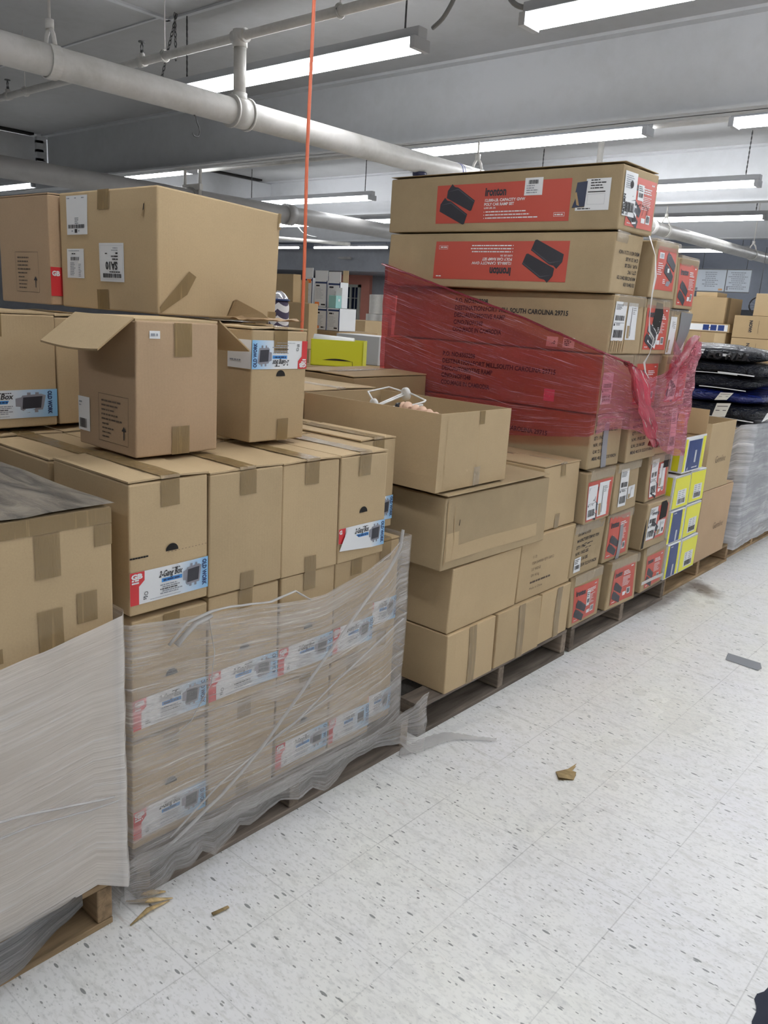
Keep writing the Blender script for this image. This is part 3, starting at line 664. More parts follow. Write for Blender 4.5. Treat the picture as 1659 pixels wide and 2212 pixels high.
def hand_hole(box, u, v, r=.017, face='F'):
    d = Decal(box, face, u, v); d.disc(0, 0, r, DARK, 0, 0, PI, 12); d.build('hand_hole')  # flat dark patch painted for the shade inside the hole
RAMPE = mat('ramp_edge_print', (.08, .08, .095), .5)
def ramp_shape(d, x, y, s, mt=RAMPD, layer=2):
    A = [(-.48, .20), (-.33, .38), (-.24, .30), (-.10, .27), (.5, -.10), (.40, -.37), (.34, -.38), (-.5, .0)]
    d.poly([(x + a * s, y + b * s) for a, b in A], mt, layer)
    d.poly([(x + a * s, y + b * s) for a, b in [(-.47, .17), (-.10, .245), (.48, -.12), (.47, -.14), (-.10, .21)]], RAMPE, layer + 1)
def ramp_pair(d, x, y, s, dark=RAMPD):
    ramp_shape(d, x + .16 * s, y + .22 * s, s, dark); ramp_shape(d, x, y - .22 * s, s, dark)
def iron_side(box, flip, u0=.28, v0=.035, W=.675, H=.165):
    d = Decal(box, 'S', u0 + (W if flip else 0), v0 + (H if flip else 0), PI if flip else 0)
    d.rect(0, 0, W, H, RAMPRED, 0, .045); ramp_shape(d, .134, .110, .155); ramp_shape(d, .098, .053, .155)
    d.text('ironton', .262, .112, .034, RAMPD, 2, bold=.04, width=.108)
    d.text('12,000-LB. CAPACITY GVW', .262, .087, .0115, WHT, 2, bold=.03, width=.205); d.text('POLY CAR RAMP SET', .262, .070, .0115, WHT, 2, bold=.03, width=.152); d.text('6,000 LBS. EA', .262, .057, .0075, WHT, 2, bold=.02)
    for i in range(3): d.disc(.264, .044 - i * .013, .0022, WHT, 2, n=8); d.greek(.272, .042 - i * .013, .26 - .04 * (i == 1), .0048, WHT)
    d.frame(.605, .018, .655, .034, .0012, WHT); d.greek(.610, .023, .042, .005, WHT)
    if flip: d.greek(.63, .150, .035, .005, WHT)
    d.build('ramp_label')
def iron_end(box, u0, v0, W, H, var=0, rot=0.0):
    d = Decal(box, 'F', u0, v0, rot); d.rect(0, 0, W, H, RAMPRED, 0, .04)
    if var == 0:      # upright panel
        d.text('ironton', W * .08, H * .74, H * .14, RAMPD, 2, bold=.05, width=W * .36)
        ramp_pair(d, W * .24, H * .30, W * .42); d.lines(W * .52, H * .80, W * .40, 3, H * .025, H * .045, WHT); d.lines(W * .52, H * .64, W * .40, 8, H * .014, H * .035, WHT)
        d.rect(W * .56, H * .12, W * .70, H * .22, WHT, 1.2); d.rect(W * .73, H * .12, W * .88, H * .30, WHT, 1.2); d.barcode(W * .75, H * .15, W * .11, H * .13, INK); d.greek(W * .06, H * .05, W * .14, H * .02, WHT); d.greek(W * .82, H * .90, W * .10, H * .03, WHT)
    else:             # panel turned on its side, ramps at the right
        d.lines(W * .08, H * .60, W * .30, 6, H * .02, H * .05, WHT); ramp_pair(d, W * .66, H * .55, W * .5)
        d.rect(W * .10, H * .72, W * .34, H * .86, WHT, 1.2); d.barcode(W * .14, H * .74, W * .16, H * .10, GREYT); d.rect(W * .56, H * .42, W * .66, H * .52, WHT, 4, .1); d.lines(W * .40, H * .24, W * .2, 3, H * .02, H * .04, WHT)
        d.poly([(W * .55, H * .12), (W * .72, H * .10), (W * .84, H * .24), (W * .60, H * .22)], BOXGREY, 2)
    d.build('ramp_label')
def ship_label(box, u, v, W, H, rot=0.0, face='F', mt=WHT, kind=0, name='shipping_label'):
    d = Decal(box, face, u, v, rot); d.rect(0, 0, W, H, mt, 2.2, .05); L = 3.6
    if kind == 0:
        d.lines(W * .08, H * .92, W * .7, 5, H * .012, H * .03, INK, layer=L); d.barcode(W * .12, H * .52, W * .76, H * .13, layer=L); d.rect(W * .05, H * .46, W * .95, H * .468, INK, L, .1); d.rect(W * .05, H * .38, W * .15, H * .44, INK, L, .1)
        d.lines(W * .25, H * .43, W * .6, 2, H * .014, H * .03, INK, layer=L); d.barcode(W * .12, H * .08, W * .76, H * .20, layer=L)
    elif kind == 1:
        d.rect(W * .40, H * .10, W * .44, H * .88, INK, L, .1); d.lines(W * .52, H * .85, W * .4, 4, H * .012, H * .05, INK, layer=L); d.rect(W * .1, H * .04, W * .34, H * .38, KR3, L, .1)
    elif kind == 2:
        d.lines(W * .1, H * .85, W * .8, 3, H * .05, H * .12, INK, layer=L); d.barcode(W * .15, H * .2, W * .7, H * .28, layer=L)
    elif kind == 3:
        d.lines(W * .1, H * .9, W * .75, 7, H * .018, H * .045, GREYT, layer=L); d.barcode(W * .1, H * .1, W * .8, H * .22, layer=L)
    d.build(name)
def item_print(box, v=.02, mixed=False):
    d = Decal(box, 'F', 0, 0); W = box.w
    L = ['STE ITEM NO. 61358', 'MANUFACTURER ITEM NO. 73291', 'QTY: 1 PAC', 'N.W.: 19.02 LBS', 'G.W.: 21.16 LBS', 'MEAS: 40.5 X 12.2 X 9 INCH']; H = box.h
    n = len(L)
    for i, s_ in enumerate(L):
        wd = [.42, .72, .30, .45, .45, .76][i]
        d.text(s_, W * .12, H * (.80 - i * .128), H * .062, INK2 if mixed else INK, 1, bold=.02, width=W * wd)
    d.build('printed_text')

# ------------------------------------------------------------------ pallet 1: tall plain carton at the lower left
b = Box('cardboard_carton', 'tall wide plain carton at the lower left, film around its lower part', 'carton', .055, 1.10, -.16, .868, .122, 1.0, bulge=.006, warp=.002, seed=3)
b.body(KR)
m = MB(); st = mat('stained_grey_sheet', (.22, .20, .18), .35); t = NT(st); n = t.noise(t.coord('Object', (1.5, 6, 1), (0, 0, .3)), 3, 5, .65, 1)
t.col(t.ramp(n, [(.38, (.085, .08, .075)), (.62, (.26, .23, .19))])); t.bump(n, .6, .01)
N = 22
def sp(i, j): x = -b.d / 2 - .004 + (b.d + .008) * i / N; y = -b.w / 2 + (b.w + .006) * j / N; return Vector((x, y, b.h + .006 + .004 * noise.noise(Vector((x * 5, y * 14, 2)))))
for i in range(N):
    for j in range(N): m.face([sp(i, j), sp(i + 1, j), sp(i + 1, j + 1), sp(i, j + 1)], st, None, True)
m.build('stained_top_sheet', b.root)
b.tape('F', .30, b.h - .034, .727, .033); b.tape('F', .862, b.h - .126, .052, .09); b.tape('F', b.w - .040, b.h - .080, .039, .045)
b.tape('F', .945, .640, .045, .065); b.tape('F', .862, .590, .052, .095); b.tape('F', .745, .600, .045, .03); b.tape('F', .15, b.h - .155, .055, .12)

# ------------------------------------------------------------------ pallet 2: cartons of electrical boxes
G2 = 'electrical box cartons on the film-wrapped pallet'
COLS = [(.930, 1.141), (1.145, 1.372), (1.376, 1.584), (1.588, 1.785)]
def gb(y0, y1, z0, z1, lb, label=True, hole=True, xf=.02, d=.325, top=False, torn=False, group=G2, kr=KR, rz=0.0, flip=False, bt=True, seedx=0, tapes=True):
    c = Box('electrical_box_carton', lb, 'carton', xf, d, y0, y1, z0, z1 - (.011 if top else .001), rz, group, .0035, .003, seed=seedx or int(y0 * 977 + z0 * 531 + xf * 77) + 5)
    c.body(kr)
    if top: c.flaps(kr); c.seam_tape()
    elif tapes: c.tape('F', c.w / 2 - .022, c.h - .05, .045, .05)
    if label and not flip: gb_label(c, 'F', .026, c.w, torn=torn)
    if label and flip: gb_label(c, 'F', c.h - .105, c.w, flip=True)
    if hole: hand_hole(c, c.w / 2 + .003, .139 if not flip else c.h - .125)
    if bt and not label: c.tape('F', c.w / 2 - .02, 0, .042, .045)
    return c
c = gb(*COLS[0], .727, 1.043, 'carton with bright two-gang label and torn perforation line, topmost of the first column', top=True)
d = Decal(c, 'F', 0, .137)
for i in range(22):
    if i < 7: d.rect(i * .0066, -.0015 - .0004 * (i % 2), i * .0066 + .0062, .0022, DARK, 1)
    elif i > 9: d.rect(i * .0096, -.0004, i * .0096 + .0045, .0006, INK2, 1)
d.build('perforation_line')
gb(*COLS[1], .722, 1.038, 'plain carton with a blank front beside the bright labelled corner carton, top row', False, False, top=True)
gb(*COLS[2], .719, 1.036, 'blank-fronted carton with tape at its lower edge, third in the top row', False, False, top=True)
gb(*COLS[3], .717, 1.036, 'carton with a half-peeled torn two-gang label, fourth in the top row', top=True, torn=True)
names = ['leftmost', 'second', 'third', 'fourth']
for r, (z0, z1) in enumerate([(.122, .412), (.413, .720)]):
    for k, (y0, y1) in enumerate(COLS):
        lab = not (r == 0 and k == 1)
        gb(y0 + .003, y1 - (.02 if k == 3 else 0), z0, z1 - (.005 if k == 0 else 0), '%s carton in the %s row behind the clear film on the second pallet' % (names[k], ['bottom', 'middle'][r]), lab, lab and k != 3 or r == 1 and k < 3, xf=.015)
for z0, z1, lb in ((.122, .44, 'set-back end carton in the bottom row behind the film'), (.441, .745, 'set-back end carton below the peeled label, film covering it')):
    gb(1.77, 1.90, z0, z1, lb, True, False, xf=-.012, top=z0 > .4)
gb(1.79, 1.952, .746, 1.045, 'carton tucked behind the peeled-label carton, only its edge showing a blue label end', True, False, xf=-.095, top=True)
# rows behind, whose tops show
for k, (y0, y1) in enumerate(COLS + [(1.79, 1.95)]):
    if k == 4: gb(y0, y1, .72, 1.044, 'carton behind the set-back end carton with a taped top', False, False, xf=-.435, top=True)
    else: gb(y0, y1, .722, 1.036, ['closed carton behind the bright labelled corner carton in the top row', 'closed carton under the open flapped carton', 'closed carton under the upside-down labelled carton', 'closed carton behind the peeled-label carton'][k], False, False, xf=-.325, top=True)
for k, (y0, y1) in enumerate([(.935, 1.15), (1.155, 1.36), (1.365, 1.57), (1.575, 1.78)]):
    gb(y0, y1, .722, 1.036, ['closed carton under the left edge two-gang carton of the upper tier', 'hidden carton deep in the stack, second from the left', 'hidden carton deep in the stack under the largest top carton', 'hidden carton deep in the stack near the orange cord'][k], False, False, xf=-.675, top=True)
# lower rows at the back carry the upper tiers
for xf in (-.325, -.675):
    for k, (y0, y1) in enumerate([(.935, 1.355), (1.36, 1.78)]):
        c = Box('cardboard_carton', 'plain supporting carton hidden inside the film-wrapped pallet load', 'carton', xf, .325, y0, y1, .122, .718, 0, 'supporting cartons inside the wrapped load'); c.body(KR2)
# upper tier
c = gb(.80, 1.152, 1.046, 1.366, 'left edge carton of the upper tier with a two-gang label on its lower front', True, False, xf=-.70, d=.33, top=True, seedx=9)
# widen-safe: real label is one carton wide
gb(1.158, 1.36, 1.046, 1.362, 'narrow sliver of a plain carton right behind the open flapped one', False, False, xf=-.71, d=.33, top=True)
gb(1.365, 1.60, 1.046, 1.362, 'plain carton directly below the largest top carton, hidden by the open one', False, False, xf=-.48, d=.33, top=True)
gb(1.605, 1.80, 1.046, 1.362, 'plain carton below the right end of the largest top carton', False, False, xf=-.52, d=.33, top=True)
# open flapped carton
A = Box('open_carton', 'upper tier carton with a flap folded out to the left', 'carton', -.155, .262, 1.062, 1.302, 1.046, 1.368, bulge=.003, warp=.003, seed=21)
A.body(KRP)
for sgn, ln, dz in ((-1, .092, -.070), (1, .098, -.072)):
    m = MB(); n = 8
    for i in range(n):
        def q(a, b_, l): return Vector((-A.d / 2 + A.d * a, sgn * (A.w / 2 + .002 + ln * b_), A.h + .002 + dz * b_ - .006 * math.sin(a * 3) * b_ + l))
        for l in (0, .0045): m.face([q(i / n, 0, l), q((i + 1) / n, 0, l), q((i + 1) / n, 1, l), q(i / n, 1, l)], KR)
        m.face([q(i / n, 1, 0), q((i + 1) / n, 1, 0), q((i + 1) / n, 1, .0045), q(i / n, 1, .0045)], KR2)
    for a in (0, 1): m.face([q(a, 0, 0), q(a, 1, 0), q(a, 1, .0045), q(a, 0, .0045)], KR2)
    m.build('side_flap', A.root)
m = MB(); m.box((-A.d / 2, -A.w / 2 + .003, A.h - .002), (A.d / 2 - .002, A.w / 2 - .003, A.h + .004), KR); m.build('top_flap', A.root)
A.tape('F', .105, A.h - .082, .052, .08); A.tape('F', .10, 0, .052, .07)
d = Decal(A, 'F', .036, A.h - .040); d.rect(0, 0, .029, .018, WHT); d.greek(.003, .006, .022, .006, GREYT); d.build('price_sticker')
d = Decal(A, 'S', 0, .020); d.rect(0, .015, .055, .102, WHT, 0); d.barcode(.006, .022, .034, .024); d.greek(.006, .086, .018, .004, GREYT); d.greek(.006, .078, .012, .003, GREYT); d.build('barcode_label')
def arrow_print(box, face, u, v, W=.135, H=.118, name='printed_frame'):
    d = Decal(box, face, u, v); d.frame(0, 0, W, H, .0011, INK2, 1); d.lines(W * .10, H * .84, W * .72, 5, H * .035, H * .095, INK2, layer=1); d.lines(W * .12, H * .36, W * .45, 4, H * .03, H * .09, INK2, layer=1)
    d.rect(W * .84, H * .12, W * .87, H * .33, INK, 1); d.poly([(W * .78, H * .30), (W * .93, H * .30), (W * .855, H * .40)], INK, 1); d.build(name)
arrow_print(A, 'S', .098, .022)
# upside-down labelled carton
c = gb(1.438, 1.642, 1.046, 1.364, 'carton with an upside-down two-gang label below the brown torn paper', True, True, xf=-.19, d=.16, top=True, flip=True)
c.tape('F', c.w / 2 - .004, 0, .042, .062)
d = Decal(c, 'S', 0, c.h - .105); d.rect(.06, 0, .160, .078, WHT, 0); d.greek(.07, .02, .05, .004, GREYT); d.build('product_label')
# left carton of the top tier
c = Box('electrical_box_carton', 'reddish-brown carton with a printed arrow, at the left edge beside the largest carton', 'carton', -1.0, .34, 1.300, 1.50, 1.376, 1.706, bulge=.003, seed=31)
c.body(KRP); c.flaps(KRP); arrow_print(c, 'S', .115, .035, .155, .125); d = Decal(c, 'F', 0, .028); d.rect(0, 0, .045, .088, RED, 0); d.text('GB', .004, .062, .014, WHT, 2, bold=.05); d.build('red_label_end')
# largest carton
b = Box('cardboard_carton', 'largest plain brown carton with three white labels, top of the left stack', 'carton', -.462, .525, 1.330, 1.768, 1.374, 1.712, bulge=.006, warp=.0, seed=44)
b.wp[1][3] = Vector((0, .004, -.022)); b.wp[0][1] = Vector((0, 0, .012)); b.wp[0][3] = Vector((0, 0, -.01)); b.wp[1][1] = Vector((-.006, -.004, -.007))
b.body(KR, bevel=.005)
S = 'S'; d0 = .525
def lab(u, v, W, H, kind):
    d = Decal(b, S, u, v, kind * .0); d.rect(0, 0, W, H, WHT, 0)
    return d
d = lab(.045, .215, .125, .112, 0); d.greek(.006, .103, .018, .003, GREYT); d.greek(.052, .103, .01, .003, GREYT); d.greek(.092, .103, .02, .003, GREYT); d.lines(.05, .046, .03, 4, .0025, .005, GREYT); d.barcode(.010, .018, .098, .011); d.rect(.048, .005, .064, .016, INK, 2); d.greek(.028, .009, .012, .003, GREYT); d.greek(.070, .009, .012, .003, GREYT); d.build('address_label')
d = lab(.040, .088, .105, .086, 0); d.greek(.01, .079, .075, .002, GREYT); d.greek(.03, .070, .03, .003, INK); d.barcode(.022, .052, .052, .010); d.lines(.02, .043, .035, 8, .0022, .005, GREYT); d.lines(.072, .040, .02, 8, .0022, .005, GREYT); d.build('packing_label')
d = Decal(b, S, .235 + .128, .082 + .108, PI); d.rect(0, 0, .128, .108, WHT, 0); d.frame(.006, .006, .122, .102, .0006, LIGHTGREY, 1)
d.text('SA10', .064, .053, .021, INK, 2, bold=.04, align='c', width=.062); d.lines(.030, .043, .05, 2, .004, .008, INK); d.greek(.030, .026, .012, .005, INK); d.lines(.030, .019, .04, 2, .0024, .006, GREYT); d.greek(.085, .028, .014, .003, INK); d.greek(.02, .079, .06, .003, INK)
d.barcode(.014, .085, .098, .012); d.build('route_label')
b.tape(S, .228, b.h - .055, .062, .055, rot=.0); b.tape(S, .215, 0, .062, .058, rot=.03)
d = Decal(b, 'F', .0, .0, .0); d.poly([(.008, .004), (.095, .06), (.125, .112), (.100, .125), (.045, .065), (.004, .02)], TAPE, 1.5); d.build('packing_tape')
b.tape('F', b.w - .035, 0, .035, .03); b.tape('F', b.w - .012, b.h - .05, .012, .05)
d = Decal(b, S, .455, .262); d.poly([(0, 0), (.006, .018), (.013, .034), (.017, .035), (.013, .018), (.006, -.004)], KR2, 1); d.poly([(.006, .012), (.010, .030), (.014, .031), (.011, .015)], DARK, 2); d.build('puncture')
m = MB(); P = [Vector(p) for p in [(0, 0, .002), (.03, 0, .055), (.045, .01, .05), (.10, .03, .018), (.12, .04, .002)]]
for off, mt_ in ((0, KR), (.006, KR2)):
    pts = [Vector((-.455 + off, 1.562, 1.378)), Vector((-.425 + off, 1.560, 1.422)), Vector((-.43 + off, 1.575, 1.427)), Vector((-.39 + off, 1.640, 1.392)), Vector((-.38 + off, 1.655, 1.378))]
    for a, b2 in zip(pts, pts[1:]): m.face([a, b2, pts[0]], mt_)
m.build('torn_corner_flap', None)
o = bpy.data.objects['torn_corner_flap']; tag(o, 'triangular torn cardboard scrap lying against the foot of the largest carton', 'cardboard scrap')
m = MB(); n = 16
for i in range(n):
    for j in range(4):
        def q(i, j): a = i / n; return Vector((-.455 + .06 * j / 4 + .02 * a, 1.56 + .24 * a, 1.372 + .008 * noise.noise(Vector((a * 7, j * .8, 1))) + .006 * (j == 2)))
        m.face([q(i, j), q(i + 1, j), q(i + 1, j + 1), q(i, j + 1)], mat('brown_paper', (.40, .27, .15), .6) if 'brown_paper' not in bpy.data.materials else bpy.data.materials['brown_paper'], None, True)
tag(m.build('brown_paper_strip'), 'crumpled brown paper strip at the foot of the largest carton', 'paper')

# ------------------------------------------------------------------ pallet 3: plain cartons and the open carton
G3 = 'plain cartons on the grey pallet'
def plain(lb, xf, d_, y0, y1, z0, z1, top=True, kr=KR, tp=None, rz=0, warp=.004, along='x', bulge=.004, lift=.006, seed=0):
    c = Box('cardboard_carton', lb, 'carton', xf, d_, y0, y1, z0, z1 - (.010 if top else .001), rz, G3, bulge, warp, seed); c.body(kr)
    if top: c.flaps(kr, along, lift=lift)
    if tp: c.tape('F', tp[0], 0, tp[1], c.h)
    return c
plain('left carton of the bottom row beneath the open carton stack', .03, .60, 2.150, 2.452, .122, .345, False, tp=(.13, .045))
plain('middle carton of the bottom row on the grey pallet', .03, .60, 2.462, 2.786, .122, .345, False, tp=(.15, .045))
plain('right carton of the bottom row, next to the first ramp carton', .025, .60, 2.792, 3.045, .122, .345, False, tp=(.13, .045))
c = plain('left carton of the second row under the battered carton', .02, .60, 2.155, 2.598, .347, .588, False)
c.tape('S', .29, 0, .055, c.h)
c = plain('carton with faint printed lines, right in the second row', .015, .60, 2.606, 3.030, .347, .605, False)
d = Decal(c, 'F', .085, .15); L = [('113', .03), ('ITEM 2H90926  QTY 100PCS', .17), ('2.0" WEDGE', .07), ('GW: 14.5 kg', .062)]
for i, (s_, wd) in enumerate(L): d.text(s_, 0, -i * .026 + .02, .011, INK2, 1, width=wd)
d.greek(0, -.086, .16, .008, INK2, layer=1); d.text('Made in China', 0, -.112, .009, INK2, 1, width=.10); d.build('printed_text')
B3 = plain('wide battered carton with creased corner, directly under the open carton', .03, .66, 2.085, 2.735, .590, .857, True, kr=KR3, along='y', warp=.012, bulge=.009, seed=12)
d = Decal(B3, 'F', .0, .0)
d.poly([(.010, .02), (.014, .13), (.010, .24), (.018, .25), (.020, .13), (.016, .02)], KR2, 1); d.poly([(.048, .01), (.060, .10), (.054, .18), (.06, .25), (.058, .18), (.064, .10)], KR2, 1); d.poly([(.085, .15), (.088, .17), (.091, .172), (.089, .15)], DARK, 1); d.build('crease_mark')
d = Decal(B3, 'F', .02, .03); d.rect(0, 0, .57, .05, KR, .4); d.rect(0, 0, .07, .10, KR, .3); d.build('repair_strip')
c = plain('carton with a taped top between the battered carton and the ramp cartons', .005, .62, 2.742, 3.030, .607, .877, True, warp=.003); c.seam_tape(CTAPE, down=0); c.tape('F', .13, c.h - .045, .035, .045); c.tape('F', .115, 0, .035, .06)
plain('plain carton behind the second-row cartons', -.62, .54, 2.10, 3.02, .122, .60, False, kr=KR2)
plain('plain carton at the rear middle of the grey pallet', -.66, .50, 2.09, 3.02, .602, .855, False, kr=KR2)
c = plain('closed carton with a shiny taped top just behind the open carton', -.655, .50, 2.07, 2.478, .857, 1.122, True, kr=KR); c.seam_tape(CTAPE, down=.0)
c = plain('closed carton with a long tape on top, beside the red-wrapped stack', -.80, .40, 2.50, 2.990, .857, 1.150, True, kr=KR2, along='y'); c.seam_tape(CTAPE, down=0, along='y') if 0 else None
m = MB(); m.box((-.025, -c.w / 2, c.h + .0065), (.025, c.w / 2, c.h + .0095), CTAPE); m.build('packing_tape', c.root)
O = Box('open_carton', 'open-topped carton holding white wire frames, on the battered carton', 'carton', .005, .62, 2.048, 2.458, .860, 1.116, 0, None, .006, .004, seed=5)
O.open_body(KR, KR3); O.tape('F', .215, O.h - .045, .030, .045); O.tape('F', .205, 0, .038, .065, CTAPE)
d = Decal(O, 'F', .035, 0); d.poly([(0, 0), (.0015, .25), (.003, .25), (.0015, 0)], KR2, .5); d.poly([(.18, .0), (.1815, .22), (.183, .22), (.1815, 0)], KR2, .5); d.build('crease_mark')
plain('cushion carton hidden inside', -.03, .55, 2.07, 2.43, .868, 1.05, False, kr=KR2) if 0 else None
m = MB(); m.box((-.60, 2.06, 1.00), (-.01, 2.445, 1.02), KR2); tag(m.build('cardboard_divider'), 'cardboard divider lying inside the open-topped carton', 'cardboard')
def wire(name, paths, label, r=.0035, knobs=()):
    rt = empty(name, paths[0][0], 0, label, 'wire frame', 'white wire frames in the open carton'); o0 = Vector(paths[0][0])
    for p in paths: m = MB(); m.tube([Vector(q) - o0 for q in p], r, WHITEPL, 6); m.build('wire', rt)
    for p, ax, rad in knobs:
        p = Vector(p) - o0; ax = Vector(ax).normalized(); m = MB(); m.tube([p - ax * .008, p - ax * .006, p + ax * .004, p + ax * .008], [rad * .7, rad, rad, rad * .6], WHITEPL, 20); m.build('round_knob', rt)
wire('wire_rack', [[(-.30, 2.075, 1.112), (-.42, 2.17, 1.135), (-.46, 2.33, 1.142), (-.37, 2.31, 1.135)], [(-.29, 2.085, 1.110), (-.365, 2.30, 1.130)], [(-.285, 2.075, 1.106), (-.36, 2.30, 1.124)],
     [(-.355, 2.32, 1.134), (-.215, 2.245, 1.124), (-.213, 2.235, 1.120), (-.19, 2.10, 1.110)]], 'white wire frame with two round knobs sticking out of the open carton', .0035, [((-.30, 2.072, 1.110), (.2, 1, .1), .019), ((-.360, 2.312, 1.128), (.2, 1, .1), .024)])
wire('wire_rack', [[(-.24, 2.065, 1.105), (-.22, 2.20, 1.112), (-.20, 2.21, 1.112), (-.215, 2.065, 1.104)], [(-.205, 2.065, 1.104), (-.195, 2.18, 1.108)]], 'smaller white wire frame lying lower in the open carton')
def bumpy(pts, rs, lb):
    m = MB(); out = []; rr = []
    for i in range(len(pts) - 1):
        a, b2 = Vector(pts[i]), Vector(pts[i + 1])
        for k in range(6):
            f = k / 6; out.append(a.lerp(b2, f)); rr.append((rs[i] * (1 - f) + rs[i + 1] * f) * (1 + .22 * math.sin((i + f) * 2 * PI)))
    m.tube(out, rr, FLESH, 14); return m
r = empty('ribbed_handle', (-.12, 2.09, 1.09), 0, 'pale pink ribbed plastic handle lying at the front rim of the open carton', 'handle')
m = bumpy([(-.02, 0, .018), (.01, -.002, .020), (.04, -.004, .017), (.07, -.006, .014), (.10, -.008, .012)], [.017, .015, .013, .010, .008], ''); m.build('handle', r)
m = MB(); m.tube([(.098, -.008, .012), (.115, -.010, .010)], .010, CHROME, 10); m.build('metal_cap', r)
r = empty('ribbed_handle', (-.20, 2.10, 1.09), 0, 'short pale pink knob with a dark collar beside the white wire frame', 'handle')
m = bumpy([(0, 0, .02), (.02, 0, .024), (.045, -.01, .018)], [.014, .018, .010], ''); m.build('handle', r)
m = MB(); m.tube([(-.02, 0, .018), (-.002, 0, .02)], .015, BLACKP, 12); m.tube([(.05, -.01, .018), (.068, -.012, .016)], .009, BLACKP, 10); m.build('dark_collar', r)

# ------------------------------------------------------------------ pallet 4: car ramp cartons, eight courses
G4 = 'car ramp cartons stacked end-on'
Z = [.122, .360, .596, .828, 1.060, 1.300, 1.538, 1.776, 2.012]
ords = ['bottom', 'second', 'third', 'fourth', 'fifth', 'sixth', 'seventh']
LBL = {(0, 0): 'red ramp carton end in the bottom course touching the plain cartons', (0, 1): 'red ramp carton end in the bottom course, middle one, crinkled clear tape on top',
       (0, 2): 'red ramp carton end in the bottom course with a pale strap across its lower part', (1, 0): 'ramp carton end with crossed-out black printing and a small white sticker low left, second course',
       (1, 1): 'red ramp carton end with a vertical grey tape, second course', (1, 2): 'ramp carton end with torn opening and black inside, second course', (2, 0): 'red ramp carton end with two large white labels, third course',
       (2, 1): 'brown ramp carton end with a white shipping label and a half label, third course', (2, 2): 'red ramp carton end with three labels and a black hole at top right, third course',
       (3, 0): 'ramp carton end with black item printing split by a grey tape', (3, 1): 'ramp carton end with black measurement printing right of the grey-taped one', (3, 2): 'ramp carton end with a pink-covered white label at the lower right of the film',
       (4, 0): 'long ramp carton fully covered by red film with shipping lines printed on its side', (4, 1): 'red-labelled ramp carton end half hidden above the torn pink film', (4, 2): 'ramp carton end entirely behind bright pink film',
       (5, 0): 'long ramp carton with zip code printing above the film edge and drooping taped end', (5, 1): 'red ramp carton end with a large black tear and slanted label', (5, 2): 'ramp carton end with shiny silvery torn tape over its labels',
       (6, 0): 'long ramp carton with an upside-down red label on its side', (6, 1): 'red ramp carton end turned sideways, middle of the seventh course', (6, 2): 'red ramp carton end at the far side of the seventh course'}
YS = {0: [(3.065, 3.345), (3.40, 3.685), (3.765, 4.065)], 1: [(3.02, 3.29), (3.33, 3.60), (3.70, 3.985)], 2: [(3.045, 3.295), (3.325, 3.595), (3.69, 3.975)], 3: [(3.045, 3.325), (3.37, 3.70), (3.705, 3.95)],
      4: [(3.05, 3.35), (3.39, 3.66), (3.68, 3.95)], 5: [(3.11, 3.375), (3.40, 3.67), (3.69, 3.96)], 6: [(3.055, 3.325), (3.385, 3.67), (3.685, 3.945)]}
def ship_print(b, v0=.045):
    d = Decal(b, 'S', .36, v0); L = [('P.O. NO:6503208', .18), ('DESTINATION:FORT MILL,SOUTH CAROLINA 29715', .59), ('DESC:AUTOMOTIVE RAMP', .28), ('C/NO:76OF1248', .165), ('COO:MADE IN CAMBODIA', .27)]
    for i, (s_, wd) in enumerate(L): d.text(s_, 0, (4 - i) * .0325, .0195, INK, 1, bold=.03, width=wd)
    d.build('printed_text')
RB = {}
for r in range(7):
    for k in range(3):
        y0, y1 = YS[r][k]; z0, z1 = Z[r], Z[r + 1]
        if r == 6 and k == 2: z0, z1 = 1.505, 1.735
        if r == 5 and k == 2: z0, z1 = 1.29, 1.50
        xo = {(4, 0): .035, (5, 0): .03, (3, 0): .03}.get((r, k), .028 + .012 * ((r * 7 + k * 5) % 3 - 1))
        b = Box('ramp_carton', LBL[(r, k)], 'carton', xo, 1.15, y0, y1, z0, z1 - .003, 0, G4, .006, .009 if r not in (4,) else .004, seed=100 + r * 3 + k)
        b.body(KR3, bevel=.006); RB[(r, k)] = b
        # crinkled clear tape over the upper front edge
        m = MB(); n = 16
        for i in range(n):
            for j, (z, x) in enumerate(((b.h - .04, .004), (b.h - .012, .006), (b.h + .002, .002), (b.h + .003, -.05))):
                if j == 3: break
                nz, nx = ((b.h - .012, .006), (b.h + .002, .004), (b.h + .003, -.05))[j]
                def g(i, z, x): a = i / n; return b.warp(Vector((b.d / 2, -b.w / 2 + .004 + (b.w - .008) * a, 0))) + Vector((x + .003 * noise.noise(Vector((a * 9, z * 40, r + k))), 0, z + .002 * noise.noise(Vector((a * 14, z * 9, k)))))
                m.face([g(i, z, x), g(i + 1, z, x), g(i + 1, nz, nx), g(i, nz, nx)], CTAPE, None, True)
        m.build('clear_tape', b.root)
E_ = lambda r, k: RB[(r, k)]
iron_end(E_(0, 0), .025, .018, .215, .165); iron_end(E_(0, 1), .035, .020, .225, .18); iron_end(E_(0, 2), .05, .015, .22, .17)
ship_label(E_(0, 0), .135, .075, .028, .07, 0, kind=2, name='small_sticker')
d = Decal(E_(0, 2), 'F', 0, .045, -.05); d.rect(0, 0, .30, .017, STRAP, 4); d.build('pale_strap')
item_print(E_(1, 0)); ship_label(E_(1, 0), .03, .02, .06, .065, .0, kind=2, name='small_sticker')
d = Decal(E_(1, 0), 'F', .1, .13)
for i in range(7): d.rect(.01 * i, .012 * math.sin(i * 2.2), .01 * i + .022, .012 * math.sin(i * 2.2) + .003, INK, 2, 9)
d.build('marker_scribble')
